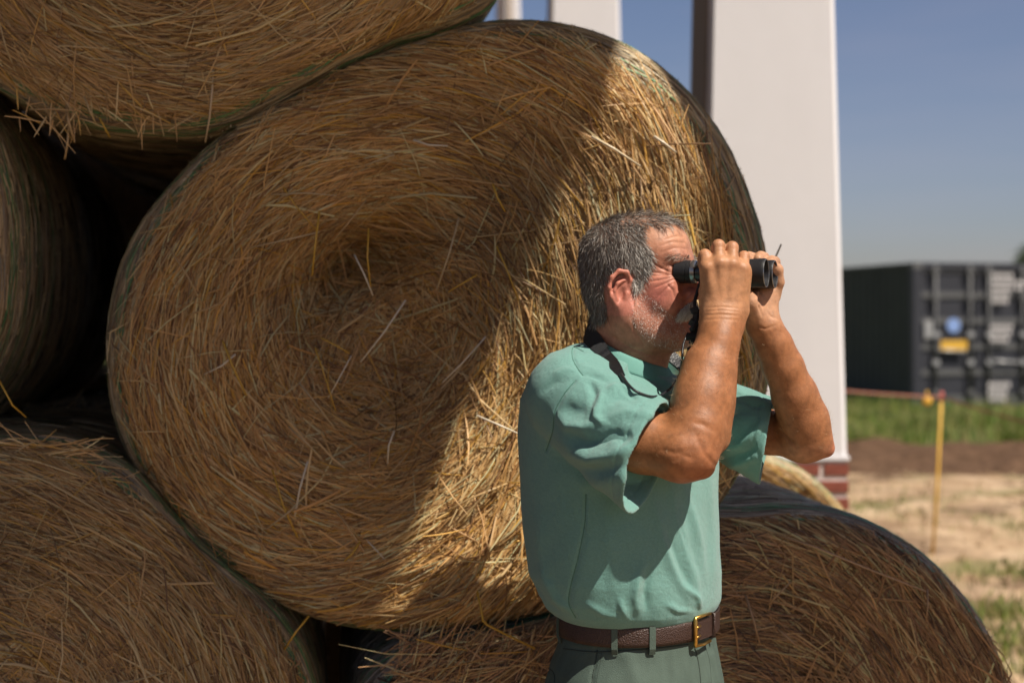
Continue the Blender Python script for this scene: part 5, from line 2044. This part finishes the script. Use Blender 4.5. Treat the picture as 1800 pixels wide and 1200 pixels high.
tv.union(loft(tz, tcx, thw, tz[-1], tz[0] - 0.02), (-0.02, 2.28, tz[0] - 0.03), (0.50, 2.92, tz[-1]), 0.0)
for sgn in (-1, 1):
    hip = bc + BL * sgn * 0.085 + np.array([0, 0, 0.84])
    knee = bc + BL * sgn * 0.105 + BF * 0.02 + np.array([0, 0, 0.48])
    ank = bc + BL * sgn * 0.115 - BF * 0.01 + np.array([0, 0, 0.11])
    tv.chain([hip, knee, ank], [0.105, 0.083, 0.070], 0.03)
    sv2 = ank - np.array([0, 0, 0.06])
    tv.cut(lambda x, y, z: (z - 0.07) + 0 * x + 0 * y, ank - np.array([0.12, 0.12, 0.2]), ank + np.array([0.12, 0.12, 0.0]), 0.001)
v, q = tv.mesh()
v = laplace(v, q, 2, 0.5)
nr = vnormals(v, q)
for pts, w_, a_ in (([(1048, 1138), (1045, 1165), (1040, 1200), (1038, 1240)], 3.0, -0.0030), ([(1222, 1140), (1228, 1165), (1232, 1200), (1233, 1240)], 2.6, -0.0030),
                    ([(1000, 1140), (1050, 1143), (1110, 1140), (1160, 1134)], 2.6, -0.0018), ([(955, 1170), (975, 1182), (978, 1215)], 3, -0.002),
                    ([(1235, 1150), (1244, 1200)], 4, 0.002), ([(1250, 1150), (1262, 1200)], 6, 0.003), ([(1100, 1150), (1120, 1200), (1130, 1260)], 14, 0.003)):
    d, pos = poly_dist(uv_px(v), pts)
    v = v + nr * (np.exp(-(d / w_) ** 2) * a_ * (nr[:, 1] < 0.3))[:, None]
trs = np_mesh('trousers', v, q, M['cotton'], man)
M['tseam'] = mat('trouser_seam', (0.035, 0.05, 0.04), rough=0.9)
tb = BVHTree.FromPolygons([tuple(x) for x in v], [tuple(x) for x in q])
for pts in ([(1050, 1142), (1047, 1165), (1042, 1190), (1038, 1230), (1034, 1290)], [(1221, 1136), (1227, 1160), (1231, 1190), (1233, 1240), (1234, 1300)],
            [(990, 1139), (1040, 1145), (1100, 1143), (1160, 1138), (1210, 1132)], [(958, 1172), (972, 1180), (975, 1200), (972, 1240)]):
    seam_line(tb, pts, 0.0012, M['tseam'], trs)
for pts in ([(1058, 1144), (1055, 1165), (1050, 1190), (1046, 1230)], [(1240, 1136), (1247, 1160), (1250, 1195), (1251, 1250)]):
    seam_line(tb, pts, 0.0006, M['tseam'], trs, 'stitching')

# belt follows the waist
def waist(px_y, grow=0.0):
    z = H + (HORIZON - px_y) * 2.6 / FPX
    cx, hh = np.interp(z, tz, tcx), np.interp(z, tz, thw)
    a, b = hh * 1.15 + grow, hh * 0.92 + grow
    return lambda t: np.array([cx + BL[0] * a * math.sin(t) + BF[0] * b * math.cos(t), 2.60 + BL[1] * a * math.sin(t) + BF[1] * b * math.cos(t), z])


zb = 1.053
wf = waist(1112, 0.0025)
belt = empty('belt', (float(bc[0]), 2.6, zb))
belt.parent = man
belt.location = Vector((0, 0, zb))
ts = np.linspace(0, 2 * math.pi, 140, endpoint=False)
bp = np.array([wf(t) for t in ts])
bp[:, 2] = zb - 0.017
ow = unit(np.stack([np.array([BL[0] * math.sin(t) + BF[0] * math.cos(t), BL[1] * math.sin(t) + BF[1] * math.cos(t), 0]) for t in ts]))
ring_band('strap', bp, np.tile([0, 0, 1.0], (140, 1)), ow, 0.036, 0.0035, M['leather'], belt)


def on_belt(t, grow, dz):
    p = waist(1112, grow)(t)
    p[2] = zb + dz
    return p


def t_at(px):
    best = min(np.linspace(-2.6, 1.6, 2000), key=lambda t: abs(900 + on_belt(t, 0.004, 0)[0] / on_belt(t, 0.004, 0)[1] * FPX - px) + (10 if on_belt(t, 0, 0)[1] > 2.66 else 0))
    return float(best)


# brass roller buckle with two prongs
t0, t1 = t_at(1216), t_at(1243)
mb = MB()
fr = [on_belt(t1, 0.010, 0.024), on_belt((t0 + t1) / 2, 0.0115, 0.0255), on_belt(t0, 0.012, 0.024), on_belt(t0, 0.013, 0.020), on_belt(t0, 0.013, -0.020), on_belt(t0, 0.012, -0.024),
      on_belt((t0 + t1) / 2, 0.0115, -0.0255), on_belt(t1, 0.010, -0.024)]
mb.tube(fr, [0.0028, 0.0028, 0.0032, 0.0038, 0.0038, 0.0032, 0.0028, 0.0028], 10)
bk = mb.build('buckle', M['brass'], belt, smooth=True)
for dz in (0.008, -0.009):
    mb = MB()
    mb.tube([on_belt(t0, 0.015, dz), on_belt(t_at(1221), 0.013, dz), on_belt(t_at(1227), 0.009, dz)], [0.0026, 0.0024, 0.002], 8)
    mb.build('buckle_prong', M['brass'], belt, smooth=True)
# outer end of the belt through its keeper
tt_ = np.linspace(t_at(1219), 0.75, 24)
V, Q = [], []
for t in tt_:
    for g, dz in ((0.0045, -0.017), (0.0085, -0.017), (0.0085, 0.019), (0.0045, 0.019)):
        V.append(on_belt(t, g, dz))
for k in range(len(tt_) - 1):
    for j in range(4):
        Q.append((k * 4 + j, k * 4 + (j + 1) % 4, (k + 1) * 4 + (j + 1) % 4, (k + 1) * 4 + j))
Q += [(0, 3, 2, 1)]
np_mesh('belt_tip', np.array(V), np.array(Q), M['leather'], belt, smooth=False)
mb = MB()
tk = t_at(1249)
mb.tube([on_belt(tk, 0.002, 0.021), on_belt(tk, 0.011, 0.021), on_belt(tk, 0.0115, 0.0), on_belt(tk, 0.011, -0.020), on_belt(tk, 0.002, -0.020)], 0.0032, 8)
mb.build('belt_keeper', M['leather'], belt, smooth=True)
for px in (1081, 1146, 984):
    tl = t_at(px)
    dt = 0.036
    V = []
    for (g, dz) in ((0.001, 0.026), (0.0065, 0.024), (0.0072, 0.0), (0.0070, -0.020), (0.0030, -0.030)):
        V += [on_belt(tl - dt, g, dz), on_belt(tl + dt, g, dz)]
    V = np.array(V)
    off = unit(on_belt(tl, 0.02, 0) - on_belt(tl, 0.0, 0)) * 0.0022
    V = np.concatenate([V, V + off])
    Q = [(2 * k, 2 * k + 1, 2 * k + 3, 2 * k + 2) for k in range(4)]
    Q += [(a + 10, d + 10, c + 10, b + 10) for a, b, c, d in Q]
    Q += [(2 * k, 2 * k + 2, 2 * k + 12, 2 * k + 10) for k in range(4)] + [(2 * k + 1, 2 * k + 11, 2 * k + 13, 2 * k + 3) for k in range(4)] + [(8, 9, 19, 18), (0, 10, 11, 1)]
    np_mesh('belt_loop', V, np.array(Q), M['cotton'], belt, smooth=False)
# shoes
M['shoe'] = mat('shoe_leather', (0.05, 0.035, 0.025), rough=0.5)
M['sole'] = mat('shoe_sole', (0.03, 0.03, 0.03), rough=0.8)
for sgn in (-1, 1):
    a0 = bc + BL * sgn * 0.115 - BF * 0.01
    fv = Vol(a0 + np.array([-0.3, -0.3, -0.0]), a0 + np.array([0.3, 0.3, 0.2]), 0.006)
    fv.chain([a0 - BF * 0.035 + (0, 0, 0.055), a0 + BF * 0.07 + (0, 0, 0.055), a0 + BF * 0.17 + (0, 0, 0.045)], [0.038, 0.043, 0.036], 0.03)
    fv.cap(a0 + (0, 0, 0.06), a0 + (0, 0, 0.13), 0.043, 0.045, 0.02)
    fv.cut(lambda x, y, z: z - 0.022 + 0 * x + 0 * y, a0 + np.array([-0.3, -0.3, -0.05]), a0 + np.array([0.3, 0.3, 0.022]), 0.001)
    v, q = fv.mesh()
    sh_ = np_mesh('shoe', laplace(v, q, 1), q, M['shoe'], man)
    ring_ = v[np.abs(v[:, 2] - 0.026) < 0.006]
    c2 = ring_.mean(0)
    ang = np.arctan2(ring_[:, 1] - c2[1], ring_[:, 0] - c2[0])
    g_ = np.linspace(-math.pi, math.pi, 40, endpoint=False)
    o_ = np.argsort(ang)
    rr = np.interp(g_, ang[o_], np.hypot(ring_[o_, 0] - c2[0], ring_[o_, 1] - c2[1]), period=2 * math.pi) + 0.004
    V = np.concatenate([np.stack([c2[0] + rr * np.cos(g_), c2[1] + rr * np.sin(g_), np.full(40, z)], 1) for z in (0.0, 0.026)] + [np.array([[c2[0], c2[1], 0.0], [c2[0], c2[1], 0.026]])])
    j = np.arange(40)
    Qs_ = np.stack([j, (j + 1) % 40, 40 + (j + 1) % 40, 40 + j], 1)
    T = np.concatenate([np.stack([np.full(40, 80), (j + 1) % 40, j], 1), np.stack([np.full(40, 81), 40 + j, 40 + (j + 1) % 40], 1)])
    np_mesh('sole', V, [Qs_, T], M['sole'], sh_, smooth=False)

# ------------------------------------------------------------------ binoculars
def _last():
    return COL.objects[-1]


bino = empty('binoculars', tuple(hw((0.17, 0, -0.004))), 'black binoculars held to the man\'s eyes in both hands', 'binoculars')


def hwp(f, l, z):
    return hw(np.array([f, l, z]))


ZB = -0.006
for sgn in (-1, 1):
    L0 = sgn * 0.033
    LB = sgn * 0.037
    tube = empty('barrel', tuple(hwp(0.18, LB, ZB)))
    tube.parent = bino
    bpy.context.view_layer.update()
    tube.location = Vector(hwp(0.18, LB, ZB) - hwp(0.17, 0, -0.004))
    mb = MB()
    mb.lathe(hwp(0.084, L0, ZB + 0.004), HF, [(0.004, 0.0), (0.004, 0.0155), (0.0, 0.0185), (0.001, 0.0205), (0.006, 0.0206), (0.020, 0.0204), (0.0205, 0.0196), (0.022, 0.0196), (0.0225, 0.0204), (0.029, 0.0202), (0.030, 0.018)], 40)
    mb.build('eyecup', M['rubber'], tube, smooth=True)
    sharp(_last(), 30)
    mb = MB()
    mb.lathe(hwp(0.114, L0, ZB + 0.004), HF, [(0.0, 0.0175), (0.0, 0.0205), (0.003, 0.0212), (0.0075, 0.0205), (0.009, 0.018)], 40)
    mb.build('dioptre_ring', M['ring'], tube, smooth=True)
    sharp(_last(), 30)
    mb = MB()
    mb.lathe(hwp(0.122, L0, ZB + 0.003), HF, [(0.0, 0.0170), (0.008, 0.0180), (0.015, 0.0205), (0.028, 0.0215), (0.040, 0.0222)], 40)
    mb.build('eyepiece_tube', M['blackm'], tube, smooth=True)
    sharp(_last(), 30)
    mb = MB()
    pr_ = [(0.0, 0.0215), (0.012, 0.0235), (0.040, 0.0238), (0.060, 0.0243), (0.085, 0.0255), (0.092, 0.0258), (0.0955, 0.0256), (0.097, 0.0250), (0.0965, 0.0232), (0.092, 0.0225), (0.074, 0.0215)]
    mb.lathe(hwp(0.150, LB, ZB), HF, pr_, 48)
    mb.build('tube_body', M['rubber'], tube, smooth=True)
    sharp(_last(), 30)
    mb = MB()
    mb.lathe(hwp(0.150, LB, ZB), HF, [(0.0966, 0.0247), (0.0980, 0.0244), (0.0980, 0.0236), (0.0960, 0.0234)], 48)
    mb.build('objective_rim', M['ring'], tube, smooth=True)
    sharp(_last(), 30)
    mb = MB()
    mb.lathe(hwp(0.150, LB, ZB), HF, [(0.0880, 0.0222), (0.0900, 0.018), (0.0915, 0.012), (0.0922, 0.006), (0.0925, 0.0)], 40)
    mb.build('objective_lens', M['lens'], tube, smooth=True)
    sharp(_last(), 30)
mb = MB()
mb.lathe(hwp(0.140, 0, ZB + 0.002), HF, [(0, 0.0), (0, 0.009), (0.002, 0.0115), (0.016, 0.0115), (0.018, 0.009), (0.018, 0.006), (0.075, 0.006), (0.075, 0.0)], 24)
mb.build('focus_wheel', M['rubber'], bino, smooth=True)
for f0 in (0.160, 0.205):
    mb = MB()
    R = np.stack([HF, HL, HZ], 1)
    mb.box((f0, -0.030, ZB - 0.008), (f0 + 0.022, 0.030, ZB + 0.008), R=R, c=HO)
    mb.build('bridge', M['blackm'], bino)

# ------------------------------------------------------------------ neck strap
from mathutils.bvhtree import BVHTree
_bvhs = []
for o_ in (shirt, [x for x in man.children if x.name.startswith('body')][0], [x for x in man.children if x.name.startswith('collar')][0]):
    me_ = o_.data
    vv_ = [tuple(Vector(w_.co) + world_loc(man)) for w_ in me_.vertices]
    _bvhs.append(BVHTree.FromPolygons(vv_, [tuple(p_.vertices) for p_ in me_.polygons]))


def rest(px, py, Y, gap=0.003, body=True):
    """lay a point on whatever the strap rests on there"""
    p = W(px, py, Y)
    d_ = Vector(p - np.array([0, 0, H])).normalized()
    y = Y
    for b_ in (_bvhs if body else [_bvhs[0], _bvhs[2]]):
        h_ = b_.ray_cast(Vector((0, 0, H)), d_)
        if h_[0] is not None:
            y = min(y, h_[0].y - gap)
    return W(px, py, y)


strap = empty('neck_strap', tuple(W(1060, 610, 2.5)), 'black neck strap of the binoculars, padded behind the neck', 'strap')


def band(name, pts, width, thick, nrm, m, parent=strap, n=40):
    """flat strap through pts with its flat side along nrm"""
    P = catmull(pts, n)
    wd = np.interp(np.linspace(0, 1, n), np.linspace(0, 1, len(width)), width)
    nn = catmull(np.array(nrm, float), n)
    T = unit(np.gradient(P, axis=0))
    nn = unit(nn - T * (nn * T).sum(1, keepdims=True))
    S = np.cross(T, nn)
    V = np.stack([P - S * wd[:, None] / 2 - nn * thick / 2, P + S * wd[:, None] / 2 - nn * thick / 2, P + S * wd[:, None] / 2 + nn * thick / 2, P - S * wd[:, None] / 2 + nn * thick / 2], 1).reshape(-1, 3)
    Q = []
    for k in range(n - 1):
        for j in range(4):
            Q.append((k * 4 + j, k * 4 + (j + 1) % 4, (k + 1) * 4 + (j + 1) % 4, (k + 1) * 4 + j))
    Q += [(0, 3, 2, 1), ((n - 1) * 4, (n - 1) * 4 + 1, (n - 1) * 4 + 2, (n - 1) * 4 + 3)]
    return np_mesh(name, V, np.array(Q), m, parent, smooth=False)


# round the back of the neck and over the near collarbone
q1, q2, q3 = rest(1037, 589, 2.60, 0.012, False), rest(1047, 606, 2.60, 0.012, False), rest(1058, 619, 2.60, 0.011, False)
q4, q5, q6, q7 = rest(1066, 630, 2.6, 0.011, False), rest(1075, 640, 2.6, 0.011, False), rest(1084, 650, 2.6, 0.010, False), rest(1094, 661, 2.6, 0.008, False)
NB = [(-0.35, -0.85, 0.45)] * 3
band('neck_pad', [W(1110, 590, 2.70), W(1065, 573, 2.695), W(1036, 571, 2.645), q1, q2, q3], [0.030, 0.031, 0.034, 0.036, 0.034, 0.030], 0.005,
     [(0.3, 1, 0.2), (-0.4, 0.9, 0.2), (-1, 0.3, 0.3), (-0.75, -0.65, 0.30), (-0.4, -0.85, 0.40), (-0.35, -0.85, 0.45)], M['strapm'])
band('webbing', [q2 - np.array([0, 0.004, 0]), q3 - np.array([0, 0.004, 0]), q4 - np.array([0, 0.003, 0])], [0.022, 0.022, 0.021], 0.004, NB, M['strapm'], n=12)
band('leather_tab', [q3 - np.array([0, 0.006, 0]), q4 - np.array([0, 0.006, 0]), q5 - np.array([0, 0.005, 0]), q6 - np.array([0, 0.004, 0]), q7], [0.023, 0.027, 0.026, 0.020, 0.010], 0.005,
     [(-0.35, -0.85, 0.45)] * 5, M['strapl'], n=20)
cp = [rest(x, y, 2.60, 0.010, False) for x, y in ((1091, 658), (1103, 674), (1119, 688), (1146, 697), (1167, 691), (1184, 676), (1195, 655))] + [W(1199, 630, 2.45), W(1201, 606, 2.46), W(1209, 585, 2.47)]
for k in range(3, 7):
    cp[k] = cp[k] * 0.5 + W(900 + cp[k][0] / cp[k][1] * FPX, HORIZON - (cp[k][2] - H) / cp[k][1] * FPX, cp[2][1] + (2.45 - cp[2][1]) * (k - 2) / 5) * 0.5
cord = catmull(cp, 60)
mb = MB()
mb.tube(cord, np.interp(np.linspace(0, 1, 60), [0, 0.12, 1], [0.0040, 0.0024, 0.0018]), 8)
mb.build('cord', M['strapl'], strap, smooth=True)
# bunched end, buckle and the short rise to the binocular lug
mb = MB()
mb.tube(catmull([W(1216, 580, 2.47), W(1224, 562, 2.475), W(1224, 548, 2.48), W(1221, 532, 2.49), W(1227, 510, 2.50), W(1231, 495, 2.505)], 30), [0.0045] * 12 + [0.0032] * 18, 8)
mb.build('strap_end', M['strapm'], strap, smooth=True)
mb = MB()
for k, (x, y, s_) in enumerate(((1221, 545, 0.0075), (1226, 556, 0.0085), (1219, 568, 0.0080), (1223, 580, 0.0100), (1216, 592, 0.0095), (1222, 602, 0.0100), (1217, 612, 0.0090))):
    c = W(x, y, 2.475 + 0.004 * (k % 2))
    R = rotm('Y', 25 * (k % 3) - 20) @ rotm('X', 14 * k)
    mb.box((-s_, -s_ * 0.5, -s_ * 0.8), (s_, s_ * 0.5, s_ * 0.8), R=R, c=c)
kn_ = mb.build('strap_slider', M['strapm'], strap)
bv_ = kn_.modifiers.new('b', 'BEVEL')
bv_.width = 0.0025
bv_.segments = 2
mb = MB()
mb.tube(catmull([W(1233, 505, 2.50), W(1233, 530, 2.49), W(1232, 560, 2.485), W(1226, 590, 2.48)], 20), 0.0018, 6)
mb.build('strap_end', M['strapl'], strap, smooth=True)
# the far half, coming down over the far collarbone
band('leather_tab', [rest(1172, 620, 2.7, 0.014, False), rest(1188, 634, 2.7, 0.014, False), rest(1206, 655, 2.7, 0.012, False)], [0.026, 0.025, 0.014], 0.005, [(0.2, -0.8, 0.6), (0.3, -0.8, 0.5), (0.5, -0.8, 0.4)], M['strapl'], n=20)

# a small fly on the wrist
fly = empty('fly', tuple(W(1291, 535, 2.432)), 'tiny black fly sitting on the back of the man\'s wrist', 'fly')
M['fly'] = mat('fly_black', (0.012, 0.01, 0.01), rough=0.35)
M['wing'] = mat('fly_wing', (0.12, 0.11, 0.10), rough=0.3)
fc = W(1291, 535, 2.4325)
mb = MB()
for (dx, dz, r_) in ((0, 0.0022, 0.0010), (0, 0.0, 0.0016), (-0.0012, -0.0028, 0.0017)):
    mb.lathe(fc + np.array([dx - r_, 0, dz]), (1, 0, 0), [(r_ - r_ * math.cos(a), r_ * math.sin(a)) for a in np.linspace(0.01, 3.13, 8)], 8)
mb.build('insect_body', M['fly'], fly, smooth=True)
mb = MB()
for s_ in (-1, 1):
    mb.add([fc + (0, -0.0012, 0.001), fc + (s_ * 0.0022, -0.0014, -0.0035), fc + (s_ * 0.0008, -0.0016, -0.0045)], None, [(0, 1, 2)])
    for k in range(3):
        mb.tube([fc + (0, 0.0, 0.0015 - 0.0015 * k), fc + (s_ * 0.003, 0.0004, 0.003 - 0.003 * k), fc + (s_ * 0.0042, 0.003, 0.004 - 0.004 * k)], 0.00022, 4)
mb.build('wings_and_legs', M['wing'], fly)
